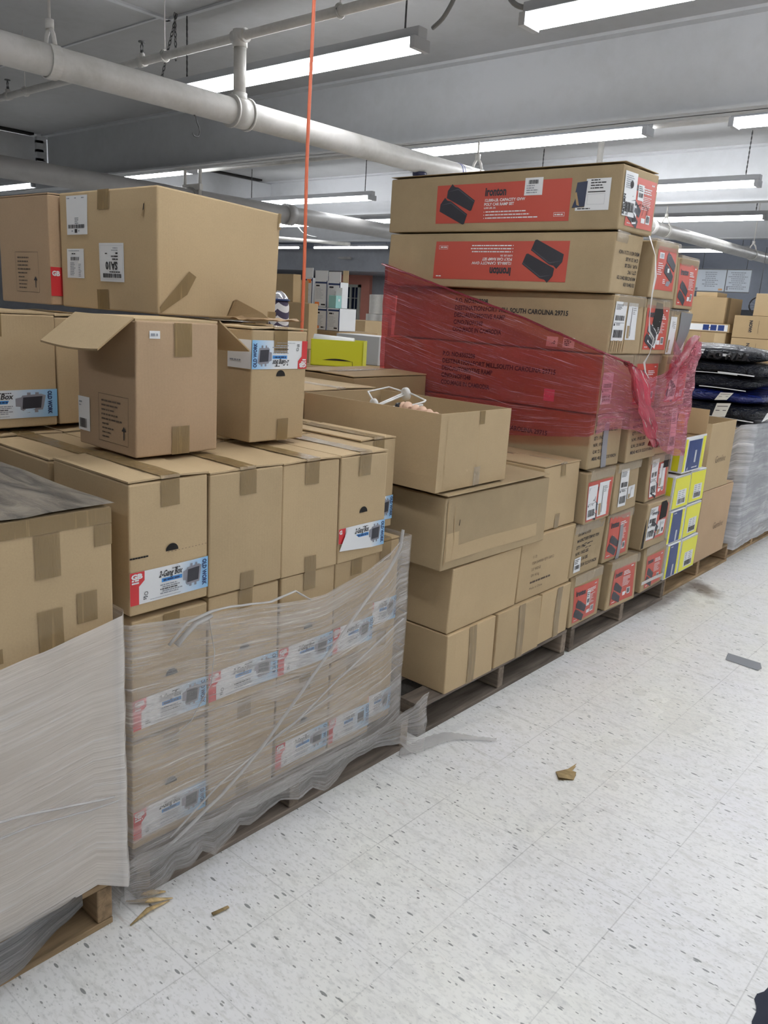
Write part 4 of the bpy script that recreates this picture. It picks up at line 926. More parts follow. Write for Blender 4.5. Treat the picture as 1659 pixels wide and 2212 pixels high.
iron_end(E_(1, 1), .02, .02, .215, .20); d = Decal(E_(1, 1), 'F', .128, .0); d.rect(0, 0, .036, .17, mat('grey_tape', (.26, .26, .28), .35), 4); d.build('grey_tape')
iron_end(E_(1, 2), .05, .04, .20, .17); ship_label(E_(1, 2), .035, .045, .085, .165, kind=0); ship_label(E_(1, 2), .14, .055, .09, .075, kind=1)
d = Decal(E_(1, 2), 'F', .15, .135); d.poly([(0, 0), (.08, .005), (.085, .07), (.06, .092), (.005, .09)], DARK, 3.4); d.build('torn_opening')
d = Decal(E_(1, 2), 'F', .0, .01); d.poly([(.001, 0), (.022, .0), (.02, .07), (.008, .15), (.002, .12)], DARK, 2); d.build('split_seam')
iron_end(E_(2, 0), .01, .012, .225, .175); ship_label(E_(2, 0), .015, .02, .085, .15, kind=0); ship_label(E_(2, 0), .115, .02, .09, .155, kind=1)
ship_label(E_(2, 1), .05, .03, .085, .175, -.03, kind=0); ship_label(E_(2, 1), .145, .055, .08, .06, kind=1)
iron_end(E_(2, 2), .04, .012, .22, .17, 0); ship_label(E_(2, 2), .045, .022, .09, .185, kind=0); ship_label(E_(2, 2), .165, .055, .07, .12, kind=1)
d = Decal(E_(2, 2), 'F', .20, .15); d.rect(0, 0, .065, .065, DARK, 3.4); d.build('torn_opening')
item_print(E_(3, 0)); d = Decal(E_(3, 0), 'F', .115, 0); d.rect(0, 0, .045, .19, bpy.data.materials['grey_tape'], 3); d.build('grey_tape')
item_print(E_(3, 1)); item_print(E_(3, 2)); ship_label(E_(3, 2), .15, .01, .08, .21, kind=3)
iron_end(E_(4, 1), .03, .02, .22, .18); iron_end(E_(4, 2), .03, .02, .22, .18, 0); ship_label(E_(4, 0), .02, .04, .09, .13, kind=0)
ship_label(E_(4, 2), .06, .03, .08, .16, kind=3)
ship_label(E_(5, 0), .01, .055, .10, .155, kind=0); ship_label(E_(5, 0), .125, .06, .085, .15, kind=1)
d = Decal(E_(5, 0), 'F', .01, .012); n = 7
for i in range(n): d.poly([(.018 * i, 0), (.018 * i + .006, 0), (.018 * i + .012, .045), (.018 * i + .004, .045)], KR if i % 2 else KR2, 2 + i % 2)
d.build('frayed_cardboard')
iron_end(E_(5, 1), .02, .02, .235, .19); d = Decal(E_(5, 1), 'F', .085, .13); d.poly([(0, 0), (.07, -.045), (.085, -.02), (.10, .05), (.085, .092), (.02, .095)], DARK, 2.2); d.build('torn_opening')
ship_label(E_(5, 1), .055, .055, .09, .085, -.35, kind=2)
ship_label(E_(5, 2), .02, .01, .065, .17, kind=1); ship_label(E_(5, 2), .13, .0, .085, .10, kind=0)
d = Decal(E_(5, 2), 'F', .11, .02); d.poly([(0, 0), (.06, 0), (.14, .10), (.15, .18), (.01, .185)], mat('silvery_tape', (.55, .55, .56), .12, .5), 4.6); d.build('silvery_torn_tape')
d = Decal(E_(6, 0), 'F', 0, 0); dd = E_(6, 0); L = [('STE ITEM NO. 61358', .42), ('MANUFACTURER ITEM NO. 73291', .72), ('QTY: 1 PAC', .30), ('N.W.: 19.02 LBS', .45), ('G.W.: 21.16 LBS', .45), ('MEAS: 40.5 X 12.2 X 9 INCH', .76)]
for i, (s_, wd) in enumerate(L): d.text(s_, dd.w * .93, dd.h * (.20 + .105 * i), dd.h * .06, INK, 1, rot=PI, bold=.02, width=dd.w * wd)
d.build('printed_text')
iron_end(E_(6, 1), .035, .035, .215, .18, 1); iron_end(E_(6, 2), .015, .015, .225, .185, 0)
iron_side(E_(6, 0), True); ship_print(E_(5, 0)); ship_print(E_(4, 0)); ship_print(E_(3, 0), .02)
for u, t_ in ((.865, '190'), (.945, None)):
    d = Decal(E_(5, 0), 'S', u, .012); d.rect(0, 0, .055, .042, OFFW, 2); (d.text(t_, .014, .012, .014, INK, 3, bold=.03) if t_ else d.lines(.006, .03, .04, 4, .004, .007, INK, layer=3)); d.build('small_sticker')
d = Decal(E_(4, 0), 'S', .985 - .08, .03); d.rect(0, 0, .05, .05, mat('pink_note', (.8, .3, .55), .6), 2); d.build('pink_note')
T = Box('ramp_carton', 'topmost long ramp carton with an upright red label and torn hole on its side', 'carton', .03, 1.17, 3.055, 3.355, Z[7], 2.018, 0, G4, .005, .008, seed=77)
T.body(KR3, bevel=.006); T.flaps(KR3, 'x', lift=.0005, th=.002); iron_side(T, False); ship_label(T, .0, 0, .001, .001) if 0 else None
d = Decal(T, 'S', .74, .14); d.rect(0, 0, .085, .070, WHT, 2.2); d.barcode(.018, .045, .045, .016, layer=3.4); d.lines(.01, .036, .065, 4, .004, .009, GREYT, layer=3.4); d.build('barcode_label')
d = Decal(T, 'S', .99, .085); d.rect(.03, -.012, .135, .108, WHT, 1.4); d.rect(-.01, -.012, .03, .0, WHT, 1.4); d.lines(.05, .10, .07, 4, .004, .010, INK, layer=3); d.rect(.04, .056, .115, .06, INK, 3); d.frame(.04, .01, .115, .05, .0012, LIGHTGREY, 3); d.greek(.0, -.007, .07, .004, INK, layer=3); d.build('address_label')
d = Decal(T, 'S', .985, .085); d.poly([(-.02, .0), (.036, .004), (.04, .10), (-.005, .096), (-.010, .06), (-.002, .05)], mat('navy_plastic_inside', (.02, .03, .07), .3), 2); d.poly([(-.012, .055), (.0, .01), (.012, .006), (-.004, .06)], KR2, 3); d.build('torn_hole')
iron_end(T, .05, .02, .235, .19, 0)
ship_label(T, .015, .055, .10, .165, kind=3); d = Decal(T, 'F', .02, .03); d.text('RETURN', .010, .03, .014, INK, 4, rot=PI / 2, bold=.04); d.text('LABEL', .034, .03, .012, INK, 4, rot=PI / 2, bold=.03); d.disc(.052, .145, .014, INK, 4); d.build('label_print')
ship_label(T, .13, .125, .05, .06, kind=2, name='small_sticker'); ship_label(T, .105, .03, .035, .07, .12, kind=3, name='small_sticker')
d = Decal(T, 'F', .13, .10)
for a, c_ in (((0, 0), (.03, .012)), ((.03, .012), (.02, -.02)), ((.04, .01), (.065, .006)), ((.065, .006), (.05, -.03)), ((.075, .01), (.095, .0)), ((.095, 0), (.085, -.03)), ((.1, .01), (.1, -.04))):
    a, c_ = Vector(a), Vector(c_); n_ = Vector((-(c_ - a).y, (c_ - a).x)).normalized() * .0013; d.poly([tuple(a - n_), tuple(c_ - n_), tuple(c_ + n_), tuple(a + n_)], INK, 5)
d.build('marker_scribble')
def strapline(pts, wd, mt, label, name='plastic_strap'):
    m = MB(); P = [Vector(p) for p in pts]
    for i in range(len(P) - 1):
        s0 = Vector((0, wd / 2, 0)); tw = .004 * math.sin(i * 2.1)
        m.face([P[i] - s0 + Vector((tw, 0, 0)), P[i] + s0, P[i + 1] + s0, P[i + 1] - s0 + Vector((.004 * math.sin((i + 1) * 2.1), 0, 0))], mt, None, True)
    return tag(m.build(name), label, 'strap')
strapline([(.05, 3.30, 1.775), (.07, 3.335, 1.70), (.075, 3.36, 1.62), (.075, 3.345, 1.55), (.078, 3.34, 1.45), (.08, 3.36, 1.40), (.085, 3.40, 1.37), (.085, 3.375, 1.31), (.085, 3.34, 1.27), (.085, 3.36, 1.23), (.085, 3.40, 1.205)], .014, STRAP, 'loose white strap dangling down the ends of the upper ramp cartons')

# ------------------------------------------------------------------ pallet 5: yellow and blue cartons, plain tall cartons
G5 = 'yellow and blue cartons'
def yb(lb, y0, y1, z0, z1, kind, xf=.03):
    c = Box('printed_carton', lb, 'carton', xf, .34, y0, y1, z0, z1 - .002, 0, G5, .002, .003); c.body(WHT); W, H = c.w, c.h; q = .007
    d = Decal(c, 'F', 0, 0)
    if kind == 'y':
        d.rect(q, q, W - q, H - q * 1.5, YEL, 0); d.frame(q * .5, q * .5, W - q * .5, H - q * .7, .0015, NAVYT, .6)
        d.rect(W * .28, H * .12, W * .80, H * .56, WHT, 1); d.lines(W * .33, H * .51, W * .18, 4, .004, .011, GREYT); d.lines(W * .55, H * .51, W * .2, 4, .004, .011, GREYT); d.barcode(W * .34, H * .15, W * .42, H * .15)
    else:
        d.rect(W * .14, q, W * .78, H - q, BLUEPANEL, 0); d.rect(W * .80, q, W * .97, H - q, YEL, 0); d.rect(W * .0, q, W * .12, H - q, YEL, 0); d.rect(W * .5, H * .05, W * .6, H * .38, LIGHTGREY, .6); d.greek(W * .2, H * .9, W * .2, .005, WHT)
        if kind == 'open': d.text('rl', W * .18, H * .06, .016, WHT, 2, bold=.05); d.greek(W * .42, H * .1, W * .3, .006, WHT); d.rect(W * .82, H * .03, W * .93, H * .12, NAVYT, 1)
    d.build('printed_panel')
    d = Decal(c, 'S', c.d, 0); k = -1
    d = Decal(c, 'S', .0, 0); d.rect(c.d - .04, q, c.d - .012, H - q, YEL, 0); d.rect(.01, q, c.d - .05, H - q, BLUEPANEL, 0)
    if kind == 'open': d.text('BML', c.d - .14, H * .12, .016, WHT, 2, bold=.04); d.greek(c.d - .16, H * .06, .08, .005, WHT)
    d.build('printed_panel'); return c
yb('yellow carton in the bottom row, right column, touching the plain tall carton', 4.255, 4.49, .122, .318, 'y'); yb('yellow carton in the middle row, right column', 4.24, 4.465, .320, .510, 'y'); yb('yellow carton in the top row, right column', 4.25, 4.46, .512, .695, 'y')
yb('blue-fronted carton in the bottom row next to the pale strapped ramp carton', 4.075, 4.25, .122, .318, 'b'); yb('blue-fronted carton in the middle row next to the ramp cartons', 4.04, 4.235, .320, .505, 'b'); yb('yellow carton in the left column, right under the open blue carton', 4.03, 4.245, .507, .690, 'y')
c = Box('open_printed_carton', 'open blue and yellow carton with raised brown flap on top of the yellow cartons', 'carton', .035, .33, 4.085, 4.365, .697, .885, 0, G5, .002, .003)
c.open_body(WHT, KR2); W, H = c.w, c.h
d = Decal(c, 'F', 0, 0); d.rect(W * .16, .008, W * .80, H - .02, BLUEPANEL, 0); d.rect(W * .84, .008, W * .98, H - .01, YEL, 0); d.rect(.0, .008, W * .10, H - .01, YEL, 0); d.text('rl', W * .2, H * .06, .016, WHT, 2, bold=.05); d.greek(W * .42, H * .1, W * .3, .006, WHT); d.rect(W * .5, H * .25, W * .58, H * .6, LIGHTGREY, .6); d.build('printed_panel')
d = Decal(c, 'S', 0, 0); d.rect(c.d - .055, .008, c.d - .02, H - .01, YEL, 0); d.rect(.0, .008, c.d - .065, H - .02, BLUEPANEL, 0); d.text('BML', c.d - .17, H * .14, .018, WHT, 2, bold=.04); d.greek(c.d - .18, H * .07, .09, .005, WHT); d.build('printed_panel')
m = MB(); m.box((-c.d / 2 - .10, W / 2 - .008, H - .01), (c.d / 2, W / 2 - .003, H + .125), KR2); m.build('raised_flap', c.root)
m = MB(); m.box((-.165, -W / 2 - .004, H + .004), (c.d / 2 - .01, -W / 2 + .001, H + .125), WHT); m.box((-.16, -W / 2 - .0055, H + .014), (c.d / 2 - .055, -W / 2 - .004, H + .115), BLUEPANEL); m.box((c.d / 2 - .055, -W / 2 - .0055, H + .014), (c.d / 2 - .02, -W / 2 - .004, H + .115), YEL); m.build('printed_flap', c.root)
for z0, z1, lb in ((.122, .545, 'tall plain carton with a handwritten-style word, lower of two at the right'), (.548, .93, 'tall plain open-topped carton with a handwritten-style word, upper of two at the right')):
    y0, y1 = (4.495, 4.99) if z0 < .3 else (4.472, 4.86)
    c = Box('tall_carton', lb, 'carton', .02, .5, y0, y1, z0, z1, 0, 'tall plain cartons with one word', .005, .006)
    if z0 < .3: c.body(KRP); c.flaps(KRP)
    else: c.open_body(KR, KR2)
    d = Decal(c, 'F', c.w * .48 if z0 < .3 else c.w * .30, c.h * .40); d.text('Gemline', 0, 0, .040, INK2, 1, shear=.1, bold=-.012, width=.17); d.build('printed_text')
m = MB(); m.box((-.40, 4.52, .86), (-.03, 4.82, .885), BLACKP); tag(m.build('black_tray'), 'black tray lying inside the open tall carton', 'tray')

# ------------------------------------------------------------------ pallet 6: film-wrapped load with glossy bags on top
m = MB(); 
b = Box('wrapped_load', 'grey film-wrapped load under the black bags at the right edge', 'wrapped load', -.03, 1.12, 5.22, 6.22, .124, .85, 0, None, .01, .01); b.body(mat('dull_load_under_film', (.30, .30, .33), .6))
for i in range(4):
    m = MB(); m.box((.34, -.515 - .004 * i, .36 + i * .09), (.585, -.497, .445 + i * .09), KR2 if i % 2 else WNEWX); m.build('board_corner', b.root)
def ribbon(name, curve, nz, mt, amp=.008, fx=6, fz=5, seed=0, parent=None, sub=6, uvl=1.0, weld=True, bow=0.0):
    """film sheet through columns (x, y, zbottom, ztop)"""
    m = MB(); cols = []
    for i in range(len(curve) - 1):
        a, c_ = curve[i], curve[i + 1]
        for k in range(sub): f = k / sub; cols.append([a[j] + (c_[j] - a[j]) * f for j in range(4)])
    cols.append(list(curve[-1])); L = [0]
    for p, q in zip(cols, cols[1:]): L.append(L[-1] + math.hypot(q[0] - p[0], q[1] - p[1]))
    def pt(i, j):
        x, y, zb, zt = cols[i]; f = j / nz; z = zb + (zt - zb) * f
        a, c_ = cols[max(0, i - 1)], cols[min(len(cols) - 1, i + 1)]; t_ = Vector((c_[0] - a[0], c_[1] - a[1], 0)).normalized(); n = Vector((t_.y, -t_.x, 0))
        k = noise.noise(Vector((L[i] * fx, z * fz * 2 + L[i] * 2, seed))) * amp + noise.noise(Vector((L[i] * fx * 3, z * fz * 9, seed + 5))) * amp * .35 + bow * math.sin(f * PI)
        return Vector((x, y, z)) + n * (k + amp * .6) + Vector((0, 0, amp * .4 * noise.noise(Vector((L[i] * 14, f * 4, seed + 9)))))
    for i in range(len(cols) - 1):
        for j in range(nz):
            m.face([pt(i, j), pt(i + 1, j), pt(i + 1, j + 1), pt(i, j + 1)], mt, [(L[i] * uvl, j / nz * 1.0), (L[i + 1] * uvl, j / nz), (L[i + 1] * uvl, (j + 1) / nz), (L[i] * uvl, (j + 1) / nz)], True)
    return m.build(name, parent)
o = ribbon('stretch_film', [(-1.16, 5.20, .12, .86), (-.6, 5.195, .11, .56), (-.30, 5.19, .10, .62), (-.03, 5.15, .085, .87), (.03, 5.17, .08, .88), (.03, 5.5, .10, .87), (.03, 5.9, .09, .87), (.03, 6.25, .10, .86), (-.03, 6.28, .11, .86), (-.6, 6.28, .12, .86)], 20, FILMW, .018, 3, 6, 4, sub=8)
tag(o, 'grey bunched stretch film around the load at the right edge', 'stretch film')
def bag(lb, x0, x1, y0, y1, z, h, mt=BAGM, seed=0, rz=0.0, prints=(), grp='glossy bags piled on the wrapped load'):
    r = empty('filled_bag', ((x0 + x1) / 2, (y0 + y1) / 2, z), rz, lb, 'bag', grp); m = MB(); nu, nv = 56, 26; a, c_ = (x1 - x0) / 2, (y1 - y0) / 2
    def pt(u, v):   # superellipsoid pillow
        th = 2 * PI * u / nu; ph = PI * v / nv - PI / 2
        s = lambda w_, e: math.copysign(abs(w_) ** e, w_)
        x = a * s(math.cos(ph), .62) * s(math.cos(th), .42); y = c_ * s(math.cos(ph), .62) * s(math.sin(th), .42); zz = h / 2 * s(math.sin(ph), .8)
        k = 1 + .05 * noise.noise(Vector((x * 3, y * 3, seed + zz * 5))) + .02 * noise.noise(Vector((x * 14, y * 14, seed + zz * 25))); zz = zz * (.93 + .30 * noise.noise(Vector((x * 3.2, y * 3.2, seed)))) + .016 * noise.noise(Vector((x * 4 + 7, y * 4, 3)))
        return Vector((x * k, y * k, zz + h / 2))
    for u in range(nu):
        for v in range(nv): m.face([pt(u, v), pt(u + 1, v), pt(u + 1, v + 1), pt(u, v + 1)], mt, None, True)
    m.build('bag_body', r)
    for fn in prints: fn(r, a, c_, h)
    return r
def side_text(txt, x, z, hh, wd, mt, front=True, bold=.05, white_outline=False):
    def f(r, a, c_, h):
        vs, fs, w0 = text_mesh(txt, bold); kx = wd / w0; k = hh / .7; m = MB()
        def p(px, pz): 
            f_ = abs(pz - h / 2) / (h / 2); push = .010 + .012 * (1 - f_)
            return Vector((px, -c_ * (1 - .16 * f_ ** 2.2) - push, pz)) if front else Vector((a * (1 - .16 * f_ ** 2.2) + push, px, pz))
        P = [p(x + q[0] * kx + q[1] * k * .18, z + q[1] * k) for q in vs]
        for t_ in fs: m.face([P[i] for i in t_], mt)
        m.build('printed_word', r, weld=False)
    return f
def stripe(x0, x1, z, t_, mt=WHT, front=True):
    def f(r, a, c_, h):
        m = MB(); n = 12
        def p(i, dz):
            s_ = x0 + (x1 - x0) * i / n; zz = z + dz + .004 * math.sin(s_ * 9); return Vector((s_, -c_ - .012, zz)) if front else Vector((a + .012, s_, zz))
        for i in range(n): m.face([p(i, 0), p(i + 1, 0), p(i + 1, t_), p(i, t_)], mt)
        m.build('printed_stripe', r)
    return f
def tagpaper(x, z, w_, h_, front=True, skew=.02, lines=True):
    def f(r, a, c_, h):
        m = MB(); P = [Vector((x, -c_ - .016, z)), Vector((x + w_, -c_ - .03, z + .01)), Vector((x + w_ + skew, -c_ - .018, z + h_)), Vector((x + skew, -c_ - .014, z + h_ * .9))]
        m.face(P, OFFW); m.face([p + Vector((0, .001, 0)) for p in reversed(P)], OFFW)
        if lines:
            for i in range(2):
                f0 = .45 + .3 * i; q = [P[0].lerp(P[3], f0), P[1].lerp(P[2], f0), P[1].lerp(P[2], f0 + .05), P[0].lerp(P[3], f0 + .05)]; e = Vector((0, -.001, 0)); q = [q[0].lerp(q[1], .12) + e, q[0].lerp(q[1], .88) + e, q[3].lerp(q[2], .88) + e, q[3].lerp(q[2], .12) + e]; m.face(q, INK)
        m.build('paper_tag', r)
    return f
GREYP = mat('dark_grey_outline_print', (.035, .035, .04), .3)
bag('lowest black bag with a white stripe and white word at the right', -.86, .06, 5.17, 5.72, .868, .115, BAGM, 1, rz=.02, prints=(stripe(-.10, .42, .020, .006), side_text('HOOF', -.22, .025, .052, .20, WHT, False), tagpaper(.17, .025, .085, .095)))
bag('navy bag behind a white paper tag, second in the pile', -.80, .055, 5.19, 5.74, .966, .100, BAGN, 2, rz=-.03, prints=(tagpaper(.155, .03, .08, .055, skew=.03), stripe(-.05, .12, .05, .008, WHT, False)))
bag('black bag with a paper tag near its left end, middle of the pile', -.92, -.01, 5.17, 5.70, 1.055, .100, BAGM, 3, rz=.05, prints=(tagpaper(-.28, .0, .10, .05, lines=False), stripe(.12, .40, .012, .005, WHT)))
bag('black bag with a thin white line and wrinkled surface, second from the top', -.87, .06, 5.18, 5.73, 1.140, .100, BAGM, 4, rz=-.02, prints=(stripe(-.10, .30, .015, .004), stripe(.18, .40, .020, .007), side_text('HOOF', -.18, .018, .040, .14, WHT, False)))
bag('topmost black bag printed with two large words', -.87, .03, 5.16, 5.70, 1.226, .105, BAGM, 5, rz=.03, prints=(side_text('HOOF', -.09, .030, .042, .17, WHT), side_text('POWER', .10, .022, .044, .26, GREYP), stripe(.18, .25, .035, .015)))
bag('black bag behind the front pile, right side', -.82, .03, 5.74, 6.24, .875, .12, BAGM, 6); bag('navy bag behind the front pile, upper layer', -.82, .03, 5.75, 6.24, .985, .12, BAGN, 7, prints=(stripe(-.15, .15, .06, .01, WHT, False),))
bag('black bag behind the front pile, topmost layer', -.80, .0, 5.74, 6.22, 1.095, .12, BAGM, 8)

# ------------------------------------------------------------------ stretch films
o = ribbon('stretch_film', [(-.9, -.20, .13, .70), (.072, -.22, .13, .70), (.082, .0, .13, .71), (.080, .30, .125, .715), (.080, .616, .128, .722), (.080, .700, .135, .735), (.080, .797, .143, .752), (.084, .868, .10, .768), (.06, .885, .11, .77), (-.3, .885, .13, .77), (-1.1, .885, .13, .77)], 26, FILM2, .005, 4, 4, 2, sub=6)
tag(o, 'clear stretch film wrapped around the lower part of the tall left carton', 'stretch film')
o = ribbon('film_skirt', [(.078, .40, -.005 + .035, .13), (.084, .52, .02, .13), (.086, .62, .045, .135), (.083, .70, .085, .14), (.080, .76, .11, .145)], 6, FILMW, .006, 12, 8, 6)
tag(o, 'torn lower hem of film hanging over the pale pallet at the lower left', 'stretch film')
o = ribbon('stretch_film', [(-.62, .912, .13, .715), (-.20, .908, .12, .716), (.022, .905, .10, .720), (.046, .912, .095, .722), (.048, 1.06, .10, .706), (.048, 1.114, .10, .700), (.048, 1.287, .10, .679), (.048, 1.433, .10, .656), (.048, 1.521, .10, .656), (.050, 1.67, .10, .688), (.046, 1.785, .105, .718), (.030, 1.86, .11, .755), (.022, 1.912, .12, .748), (-.05, 1.925, .12, .745), (-.55, 1.93, .13, .72)], 26, FILM, .006, 5, 4, 3, sub=6)
tag(o, 'clear stretch film around the two lower rows of electrical box cartons', 'stretch film')
q = random.Random(5); cv = []
ys = [.87, .90, .93, .97, 1.01, 1.05, 1.09, 1.13, 1.17, 1.21, 1.25, 1.30, 1.36, 1.42, 1.48, 1.53, 1.58, 1.63, 1.68, 1.74, 1.80, 1.86, 1.90, 1.93, 1.96]
zs = [.04, .02, .005, .02, .055, .05, .07, .035, .06, .085, .065, .075, .085, .065, .075, .04, .055, .085, .095, .095, .085, .07, .03, .01, .01]
for y, z in zip(ys, zs): cv.append((.062 + .035 * max(0, y - 1.80) / .15, y, z, .15 if y < 1.8 else .15 + (y - 1.8) * .5))
o = ribbon('film_skirt', cv, 8, FILM, .012, 14, 10, 8, sub=4)
tag(o, 'ragged bunched film hem hanging over the second pallet', 'stretch film')
o = ribbon('film_skirt', [(-.5, .90, .02, .14), (-.2, .89, .0, .14), (.0, .885, .01, .14), (.06, .88, .02, .14)], 8, FILM, .012, 10, 8, 12, sub=5)
tag(o, 'film hem hanging on the dark left side of the second pallet', 'stretch film')
def rope(pts, r, mt, lb, name='film_strand', cat='stretch film'):
    P = [Vector(p) for p in pts]; out = []; rr = []
    for a, c_ in zip(P, P[1:]):
        n = max(2, int((c_ - a).length / .03))
        for k in range(n): out.append(a.lerp(c_, k / n) + Vector((.003, .003, .003)) * noise.noise(Vector((len(out) * .7, r * 99, 1)))); rr.append(r * (1 + .35 * noise.noise(Vector((len(out) * .9, 3, r)))))
    out.append(P[-1]); rr.append(r * .7); m = MB(); m.tube(out, rr, mt, 8, flat=.5); return tag(m.build(name), lb, cat)
FILMR = mat('twisted_film_rope', (.62, .61, .60), .22, spec=.6); t = NT(FILMR); t.b.inputs['Alpha'].default_value = .65; t.bump(t.noise(t.coord('Object', (1, 1, 1)), 60, 3), .6, .004)
rope([(.075, 1.808, .795), (.078, 1.80, .745), (.072, 1.76, .68), (.070, 1.66, .60), (.070, 1.47, .44), (.068, 1.28, .28), (.068, 1.15, .20), (.066, .98, .125)], .0055, FILMR, 'twisted film strand running diagonally from the peeled label down to the pallet corner')
rope([(.064, 1.00, .655), (.068, 1.05, .700), (.072, 1.115, .712), (.070, 1.17, .708), (.070, 1.30, .690), (.072, 1.38, .700), (.070, 1.44, .662)], .005, FILMR, 'bunched film ridge along the top edge of the clear film')
rope([(.064, 1.02, .650), (.067, 1.07, .690), (.070, 1.115, .700)], .010, FILMR, 'thick folded film lump near the top left of the clear film')
rope([(.062, 1.112, .70), (.063, 1.13, .60), (.063, 1.12, .52), (.062, 1.06, .44), (.062, 1.0, .41)], .0016, FILMR, 'thin curved film thread below the folded film lump')
rope([(.066, 1.55, .345), (.066, 1.35, .30), (.066, 1.15, .235), (.064, 1.0, .15)], .0032, FILMR, 'faint film strand crossing the lower labels')
rope([(.066, 1.85, .50), (.068, 1.55, .38), (.068, 1.40, .31), (.066, 1.27, .275)], .0032, FILMR, 'film strand slanting from the right corner to the diagonal strand')
rope([(.092, .50, .42), (.092, .62, .405), (.092, .74, .375), (.090, .84, .350)], .004, FILMR, 'horizontal film strand on the tall left carton')
rope([(.092, .50, .375), (.092, .65, .37), (.092, .78, .345), (.090, .86, .335)], .003, FILMR, 'lower horizontal film strand on the tall left carton')
# film scrap lying on the floor
m = MB(); n = 26; cl = [(.045, 1.905, .030), (.055, 1.93, .035), (.06, 1.975, .04), (.075, 2.03, .045), (.09, 2.09, .038), (.12, 2.13, .022), (.16, 2.16, .014), (.20, 2.19, .012), (.228, 2.208, .006)]
for i in range(len(cl) - 1):
    for k in range(4):
        def g(f, s_):
            a = [cl[i][j] + (cl[i + 1][j] - cl[i][j]) * f for j in range(3)]; u = (i + f)
            return Vector((a[0] + s_ * a[2] * .5, a[1] - s_ * a[2] * .75, .006 + .010 * abs(noise.noise(Vector((u * 1.7, s_ * 2, 3)))) + .004 * (1 - abs(s_))))
        for s_ in (-1, -.5, 0, .5): m.face([g(k / 4, s_), g((k + 1) / 4, s_), g((k + 1) / 4, s_ + .5), g(k / 4, s_ + .5)], FILMR, [(i + k / 4, s_)] * 4, True)
tag(m.build('film_scrap'), 'grey twisted film scrap lying on the floor between the two pallets', 'film scrap')

# red and pink film round the ramp cartons
o = ribbon('stretch_film', [(-1.135, 3.30, 1.12, 1.62), (-1.135, 3.05, 1.12, 1.63), (-1.115, 3.022, 1.05, 1.632), (-.77, 3.012, .98, 1.543), (-.35, 3.010, .925, 1.435), (-.10, 3.008, .955, 1.360), (.03, 3.008, .972, 1.318), (.056, 3.012, .985, 1.308)], 40, PINK, .006, 3, 4, 21, sub=8)
tag(o, 'red stretch film stretched diagonally over the long side of the ramp cartons', 'stretch film')
o = ribbon('stretch_film', [(.056, 3.012, .985, 1.308), (.062, 3.06, 1.00, 1.293), (.066, 3.17, 1.00, 1.262), (.070, 3.33, .985, 1.228), (.072, 3.45, .955, 1.205), (.074, 3.54, .925, 1.215), (.074, 3.62, .89, 1.235), (.074, 3.72, .855, 1.30), (.074, 3.84, .82, 1.37), (.070, 3.965, .81, 1.36), (.03, 4.0, .83, 1.32), (-.4, 4.02, .9, 1.3)], 30, PINKB, .014, 6, 6, 22, sub=7)
tag(o, 'bright pink stretch film over the ends of the ramp cartons', 'stretch film')
# torn hanging flap
m = MB(); n = 22
fl = [(3.13, 1.275, .03), (3.20, 1.255, .07), (3.26, 1.20, .085), (3.31, 1.14, .08), (3.37, 1.08, .075), (3.43, 1.02, .06), (3.48, .97, .05), (3.50, .93, .03), (3.515, .90, .008)]
for i in range(len(fl) - 1):
    for k in range(4):
        def g(f, j):
            a = [fl[i][q_] + (fl[i + 1][q_] - fl[i][q_]) * f for q_ in range(3)]; s_ = -1 + 2 * j / 6; u = i + f
            return Vector((.100 + .020 * math.sin(j * 2.1 + u * .8) + .012 * noise.noise(Vector((u, j * .7, 3))), a[0] + s_ * a[2] * .9, a[1] - s_ * a[2] * .25 + .01 * noise.noise(Vector((u * 1.3, j, 7)))))
        for j in range(6): m.face([g(k / 4, j), g((k + 1) / 4, j), g((k + 1) / 4, j + 1), g(k / 4, j + 1)], PINKR, [((i + k / 4) * .15, j * .1), ((i + k / 4 + .25) * .15, j * .1), ((i + k / 4 + .25) * .15, (j + 1) * .1), ((i + k / 4) * .15, (j + 1) * .1)], True)
tag(m.build('film_flap'), 'torn bunched red film flap hanging down over the pink film', 'stretch film')
rope([(-1.118, 3.0, 1.628), (-.77, 2.998, 1.54), (-.35, 2.996, 1.432), (.03, 2.995, 1.318), (.08, 3.08, 1.290), (.09, 3.18, 1.268)], .009, PINKR, 'rolled red film edge running diagonally across the ramp cartons')
rope([(.09, 3.60, 1.20), (.095, 3.66, 1.25), (.098, 3.73, 1.30), (.095, 3.80, 1.36), (.09, 3.86, 1.385)], .020, PINKR, 'bunched pink film tuft at the far top corner of the pink film')
m = MB()
for i in range(12):
    for j in range(8):
        def g(i, j): u, v_ = i / 12, j / 8; return Vector((.095 + .02 * noise.noise(Vector((u * 6, v_ * 6, 1))), 3.60 + .30 * u, 1.22 + .20 * v_ * (1 - .75 * math.sin(u * PI)) + .02 * noise.noise(Vector((u * 5, v_ * 2, 4)))))
        m.face([g(i, j), g(i + 1, j), g(i + 1, j + 1), g(i, j + 1)], PINKB, [(i * .03, j * .1), (i * .03 + .03, j * .1), (i * .03 + .03, j * .1 + .1), (i * .03, j * .1 + .1)], True)
tag(m.build('film_flap'), 'loose pink film scrap standing up at the far top corner', 'stretch film')

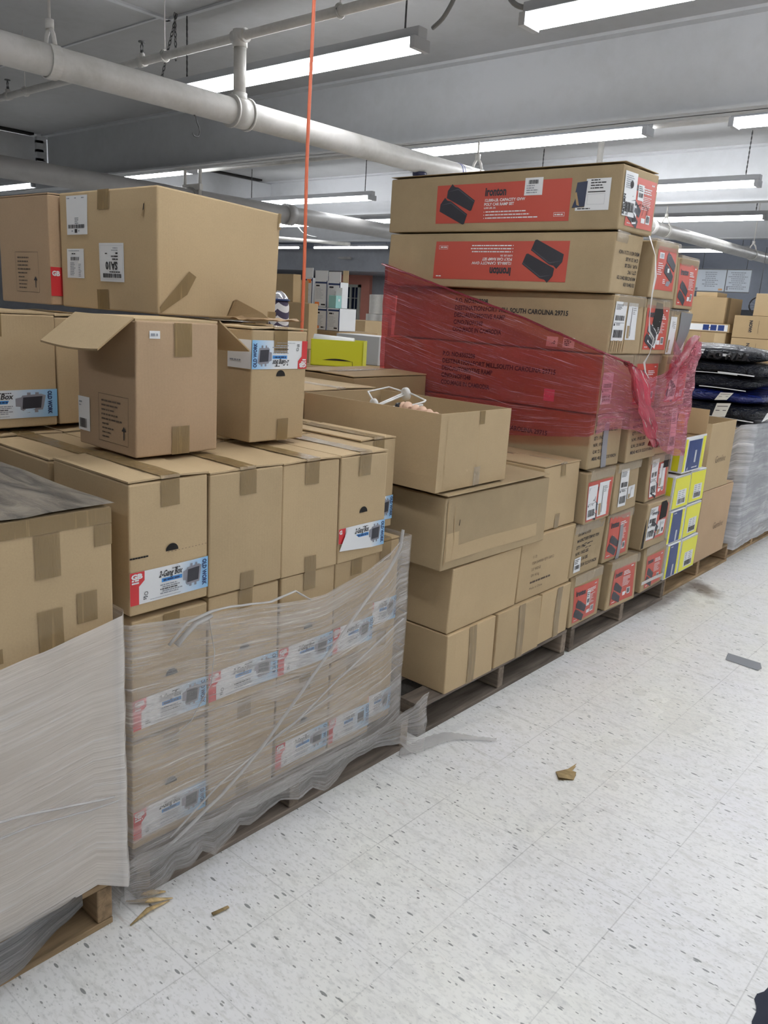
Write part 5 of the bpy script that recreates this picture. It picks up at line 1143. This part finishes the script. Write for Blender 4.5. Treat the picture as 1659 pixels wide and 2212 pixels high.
# ------------------------------------------------------------------ goods in the background, left of the ramp cartons
def bgbox(name, lb, x0, x1, y0, d_, z0, z1, mt, group=None, bulge=.003, rz=0.0, cat='carton'):
    c = Box(name, lb, cat, x1, x1 - x0, y0, y0 + d_, z0, z1, rz, group, bulge, .002); c.body(mt, cell=.1); return c
c = bgbox('cardboard_carton', 'large shade-darkened carton behind the orange cord, upper one', -4.95, -4.45, 5.5, .10, 1.43, 1.69, KR2)  # darker kraft puts the background shade into the carton colour
c = bgbox('cardboard_carton', 'large shade-darkened carton behind the orange cord with faint marks, lower one', -4.90, -4.20, 5.48, .12, 1.0, 1.428, KR2)  # shade put into the colour here too
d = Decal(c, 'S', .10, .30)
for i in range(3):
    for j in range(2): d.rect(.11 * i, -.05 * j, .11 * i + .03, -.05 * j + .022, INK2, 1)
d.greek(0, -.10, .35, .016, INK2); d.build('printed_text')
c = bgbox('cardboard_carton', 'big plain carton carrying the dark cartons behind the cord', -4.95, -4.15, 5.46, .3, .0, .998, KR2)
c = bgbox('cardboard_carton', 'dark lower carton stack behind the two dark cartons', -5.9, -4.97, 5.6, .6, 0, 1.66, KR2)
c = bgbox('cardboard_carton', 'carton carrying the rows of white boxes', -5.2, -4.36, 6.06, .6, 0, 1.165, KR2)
WB = [(-5.07, -4.91, 1.395, 1.69, 'white product box left of the open flapped white boxes, orange sticker on top', 1), (-4.875, -4.69, 1.395, 1.665, 'white product box in the upper row with an orange sticker at the bottom', 2), (-4.675, -4.50, 1.395, 1.655, 'white product box in the upper row behind the teal box', 0),
      (-4.93, -4.765, 1.168, 1.392, 'white product box in the lower row, leftmost', 0), (-4.745, -4.56, 1.168, 1.392, 'white product box in the lower row, middle', 2), (-4.545, -4.375, 1.168, 1.392, 'white product box in the lower row, rightmost', 0)]
for x0, x1, z0, z1, lb, st_ in WB:
    c = bgbox('product_box', lb, x0, x1, 6.2 if z0 > 1.2 else 6.08, .12 if z0 > 1.2 else .24, z0, z1, WHT, 'white product boxes in the background'); H = c.h; W = c.d
    d = Decal(c, 'S', 0, 0); d.rect(.004, H - .03, W - .004, H - .012, NAVYT, 0); d.greek(.02, H - .06, W * .4, .016, INK); d.lines(.02, H - .085, W * .7, 8, .006, .014, LIGHTGREY); d.greek(W * .55, .02, W * .35, .014, INK); d.rect(W - .012, 0, W, H, NAVYT, .2)
    if st_ == 1: d.rect(W * .45, H * .82, W * .85, H * .96, ORG, 1)
    if st_ == 2: d.rect(.01, H * .05, W * .4, H * .19, ORG, 1)
    d.build('printed_panel')
    if 'open flapped' in lb or z1 in (1.665, 1.655):
        m = MB(); m.box((-W / 2, -c.w / 2, H), (W / 2, -c.w / 2 + .006, H + .10), WHT); m.build('raised_flap', c.root)
        if z1 == 1.655: m = MB(); m.box((-W / 2 + .1, .05, H), (W / 2, .056, H + .12), KR); m.build('raised_flap', c.root)
c = bgbox('product_box', 'small teal box standing in front of the white boxes', -4.55, -4.45, 6.09, .09, 1.394, 1.52, TEAL); d = Decal(c, 'F', 0, 0); d.disc(.045, .08, .014, WHT, 1); d.build('printed_panel')
c = bgbox('product_box', 'small white box tucked behind the teal box', -4.53, -4.44, 6.17, .02, 1.40, 1.60, WHT)
r = empty('chevron_bag', (-2.31, 3.42, 1.0), 0, 'bag with dark and white chevron pattern at the right of the largest carton', 'bag')
m = MB(); m.tube([(0, 0, 0), (0, 0, .40), (0, 0, .44)], [.062, .062, .052], CHEV, 20); m.build('fabric_body', r)
m = MB(); m.tube([(0, 0, .435), (0, 0, .455), (0, 0, .475), (0, 0, .49)], [.060, .052, .034, .01], mat('crinkled_silver_film', (.6, .6, .65), .15, .7), 16); m.build('silvery_top', r)
m = MB(); m.tube([(0, 0, .432), (0, 0, .442)], .066, NAVYT, 20); m.build('dark_rim', r)
bgbox('cardboard_carton', 'carton carrying the chevron bag', -2.5, -2.05, 3.25, .35, 0, .999, KR2)
r = empty('display_carton', (-2.79, 4.46, .986), .62, 'lime green display carton with a curved hand slot', 'carton')
m = MB(); x0, x1, h = -.195, .195, .19
m.box((x0, -.12, 0), (x1, -.114, h), LIME).box((x0, .10, 0), (x1, .106, h), LIME).box((x0, -.12, 0), (x0 + .006, .1, h), LIME).box((x1 - .006, -.12, 0), (x1, .1, h), LIME).box((x0, -.12, 0), (x1, .1, .006), LIME); m.build('body', r)
m = MB(); P = [Vector((-.11 + .23 * i / 12, -.1215, .042 + .014 * math.sin(PI * i / 12))) for i in range(13)]; m.face(P, DARK); m.face([Vector((.117, -.122, .042)), Vector((.120, -.122, .042)), Vector((.124, -.122, .0)), Vector((.120, -.122, .0))], DARK); m.build('hand_slot', r)
bgbox('cardboard_carton', 'carton stack carrying the lime green display carton', -3.05, -2.50, 4.22, .5, 0, .984, KR2)
m = MB(); m.tube([(-2.93, 4.33, 1.175), (-2.68, 4.50, 1.160)], .036, WHITEPL, 20); tag(m.build('white_roll'), 'white rolled sheet lying in the lime green display carton', 'roll')
c = bgbox('cardboard_carton', 'open brown carton under the small window', -5.2, -4.86, 7.0, .4, .95, 1.272, KR); bgbox('cardboard_carton', 'brown carton below the open one under the window', -5.25, -4.84, 6.98, .45, .0, .948, KR2)
bgbox('plastic_bin', 'grey plastic bin behind the lime green display carton', -3.55, -3.05, 5.2, .3, .95, 1.19, mat('clear_grey_plastic', (.45, .45, .45), .3), cat='bin'); bgbox('cardboard_carton', 'carton under the grey plastic bin', -3.6, -3.0, 5.15, .45, 0, .948, KR2)
z = 0
for i, (x0, x1, z0, z1) in enumerate([(-5.33, -4.88, 0, .45), (-5.325, -4.90, .452, .90), (-5.32, -4.90, .902, 1.118), (-5.315, -4.89, 1.12, 1.348), (-5.27, -4.85, 1.35, 1.575)]):
    bgbox('wrapped_roll_pack', '%s white film-wrapped pack of rolls in the tall white stack' % ['lowest', 'second lowest', 'middle', 'second from top', 'topmost'][i], x0, x1, 7.5, .4, z0, z1, TPM, 'white packs of rolls', .006, cat='pack')

# ------------------------------------------------------------------ goods in the background, right side
r = empty('sign_board', (-2.98, 13.0, 1.97), 0, 'large white notice board with two text panels above the far cartons', 'sign')
SG = mat('white_sign_face', (.55, .60, .66), .5); m = MB(); m.box((-.48, 0, 0), (.34, .03, .315), SG); m.build('board', r)
m = MB(); m.tube([(-.4, .01, .32), (-.4, .01, 1.22)], .004, STEEL, 5); m.tube([(.26, .01, .32), (.26, .01, 1.22)], .004, STEEL, 5); m.build('hanging_wire', r)
m = MB(); m.box((-.02, -.008, 0), (-.01, 0, .315), STEEL).box((-.49, -.012, -.012), (.35, 0, .0), STEEL).box((-.49, -.012, .315), (.35, 0, .327), STEEL); m.build('frame', r)
m = MB(); q = random.Random(8)
for px, n_, x0 in ((-.25, 8, 0), (.16, 9, 0)):
    for i in range(n_):
        w_ = q.uniform(.07, .15); cx = px - w_
        while cx < px + w_: l = q.uniform(.012, .04); m.box((cx, -.004, .27 - i * .029), (min(cx + l, px + w_), -.001, .282 - i * .029), GREYT); cx += l + .008
m.build('printed_lines', r)
for a_, b_2, mm in (((.005, -.004, .02), (.03, -.001, .08), BOXGREY), ((-.11, -.004, .015), (-.05, -.001, .04), mat('orange_print', (.7, .35, .15), .6)), ((-.47, -.004, .01), (-.43, -.001, .05), BOXGREY)): m = MB(); m.box(a_, b_2, mm); m.build('small_picture', r)
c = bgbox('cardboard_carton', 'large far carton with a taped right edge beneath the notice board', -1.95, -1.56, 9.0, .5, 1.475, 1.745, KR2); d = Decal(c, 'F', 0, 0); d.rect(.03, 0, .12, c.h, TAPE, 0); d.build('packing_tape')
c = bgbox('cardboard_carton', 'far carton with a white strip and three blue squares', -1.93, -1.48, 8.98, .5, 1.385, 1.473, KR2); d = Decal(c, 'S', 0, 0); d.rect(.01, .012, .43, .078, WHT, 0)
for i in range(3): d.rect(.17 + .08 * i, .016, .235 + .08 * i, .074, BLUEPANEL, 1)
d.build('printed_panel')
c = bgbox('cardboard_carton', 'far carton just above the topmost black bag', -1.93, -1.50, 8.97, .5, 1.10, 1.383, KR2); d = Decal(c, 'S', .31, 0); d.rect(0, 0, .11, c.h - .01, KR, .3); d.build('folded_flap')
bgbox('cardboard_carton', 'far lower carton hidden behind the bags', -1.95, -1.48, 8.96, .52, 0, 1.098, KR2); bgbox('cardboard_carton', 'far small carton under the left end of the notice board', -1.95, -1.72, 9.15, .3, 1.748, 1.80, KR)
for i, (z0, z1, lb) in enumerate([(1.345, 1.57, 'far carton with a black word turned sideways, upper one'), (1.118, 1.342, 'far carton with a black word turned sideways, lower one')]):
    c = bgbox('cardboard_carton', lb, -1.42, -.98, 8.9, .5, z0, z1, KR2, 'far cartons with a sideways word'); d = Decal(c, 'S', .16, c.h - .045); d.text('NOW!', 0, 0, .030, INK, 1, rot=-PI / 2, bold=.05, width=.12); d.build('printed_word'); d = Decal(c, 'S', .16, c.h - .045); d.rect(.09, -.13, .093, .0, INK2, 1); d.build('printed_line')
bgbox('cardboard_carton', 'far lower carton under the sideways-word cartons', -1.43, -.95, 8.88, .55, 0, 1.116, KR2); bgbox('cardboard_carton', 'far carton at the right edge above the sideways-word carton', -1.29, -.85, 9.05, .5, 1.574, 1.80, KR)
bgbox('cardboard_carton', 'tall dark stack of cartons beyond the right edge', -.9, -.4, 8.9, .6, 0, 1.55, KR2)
r = empty('bicycle_wheel', (-1.385, 9.45, 1.69), 0, 'dark wheel hanging beneath the notice board', 'wheel'); m = MB()
m.tube([(.085 * math.cos(a), 0, .085 * math.sin(a)) for a in [2 * PI * i / 24 for i in range(25)]], .008, BLACKP, 8, False); m.build('tyre', r)
m = MB(); [m.tube([(0, 0, 0), (.08 * math.cos(a), 0, .08 * math.sin(a))], .0012, STEEL, 4) for a in [2 * PI * i / 12 for i in range(12)]]; m.tube([(0, -.02, 0), (0, .02, 0)], .012, STEEL, 8); m.build('spokes', r)
m = MB(); m.tube([(0, 0, .085), (0, 0, .60)], .003, STEEL, 5); m.build('hanging_wire', r)
bgbox('wall_cabinet', 'dark fixtures and shelving against the far wall under the notice board', -4.6, -.3, 14.5, .5, 0, 1.75, mat('dark_shelving', (.05, .055, .07), .6), cat='shelving')

# ------------------------------------------------------------------ bits on the floor
def splinter(pts, r, lb, mt=SPLW): m = MB(); m.tube(pts, r, mt, 5, flat=.35); return tag(m.build('wood_splinter'), lb, 'wood splinter', 'wood splinters on the floor')
splinter([(.020, .925, .004), (.05, .955, .012), (.065, .985, .006)], [.003, .010, .003], 'wood splinter lying closest to the second pallet corner')
splinter([(.025, .900, .004), (.07, .94, .010), (.095, .985, .005)], [.003, .009, .002], 'long wood splinter in the middle of the small heap')
splinter([(.10, .865, .003), (.09, .92, .008), (.095, .975, .004)], [.002, .008, .002], 'wood splinter pointing toward the camera from the small heap')
splinter([(.205, 1.020, .004), (.213, 1.062, .005)], [.006, .005], 'short brown wood chip alone on the floor')
m = MB(); P = [(.470, 2.19), (.50, 2.155), (.535, 2.19), (.525, 2.225), (.505, 2.235), (.50, 2.275), (.49, 2.235)]
m.face([Vector((x, y, .003 + .008 * (i % 2))) for i, (x, y) in enumerate(P)], SPLW); m.face([Vector((x, y, .0015)) for x, y in reversed(P)], SPLW)
tag(m.build('cardboard_scrap'), 'small torn tan cardboard scrap in the middle of the floor', 'cardboard scrap')
m = MB(); P = [(.526, 3.658), (.668, 3.656), (.690, 3.60), (.685, 3.562), (.543, 3.572)]; m.face([Vector((x, y, .0022)) for x, y in reversed(P)], mat('worn_grey_floor_tape', (.20, .21, .23), .45)); tag(m.build('floor_tape'), 'dark grey tape piece stuck to the floor near the right edge', 'tape')
m = MB()
for i in range(14):
    for j in range(14):
        def g(i, j):
            u, v_ = i / 14 * 2 - 1, j / 14 * 2 - 1; r_ = max(abs(u), abs(v_)); l = math.hypot(u, v_) or 1; k = r_ / l; u, v_ = u * k, v_ * k
            e = 1 + .25 * noise.noise(Vector((u * 2, v_ * 2, 5))); return Vector((1.372 + u * .13 * e, 1.72 + v_ * .135 * e, max(.002, (1 - r_ ** 3) * (.020 + .018 * noise.noise(Vector((u * 3, v_ * 3, 1)))))))
        m.face([g(i, j), g(i + 1, j), g(i + 1, j + 1), g(i, j + 1)], mat('dark_blue_cloth', (.025, .03, .05), .9) if 'dark_blue_cloth' not in bpy.data.materials else bpy.data.materials['dark_blue_cloth'], None, True)
tag(m.build('dark_cloth'), 'dark blue-grey cloth on the floor cut by the lower right corner', 'cloth')
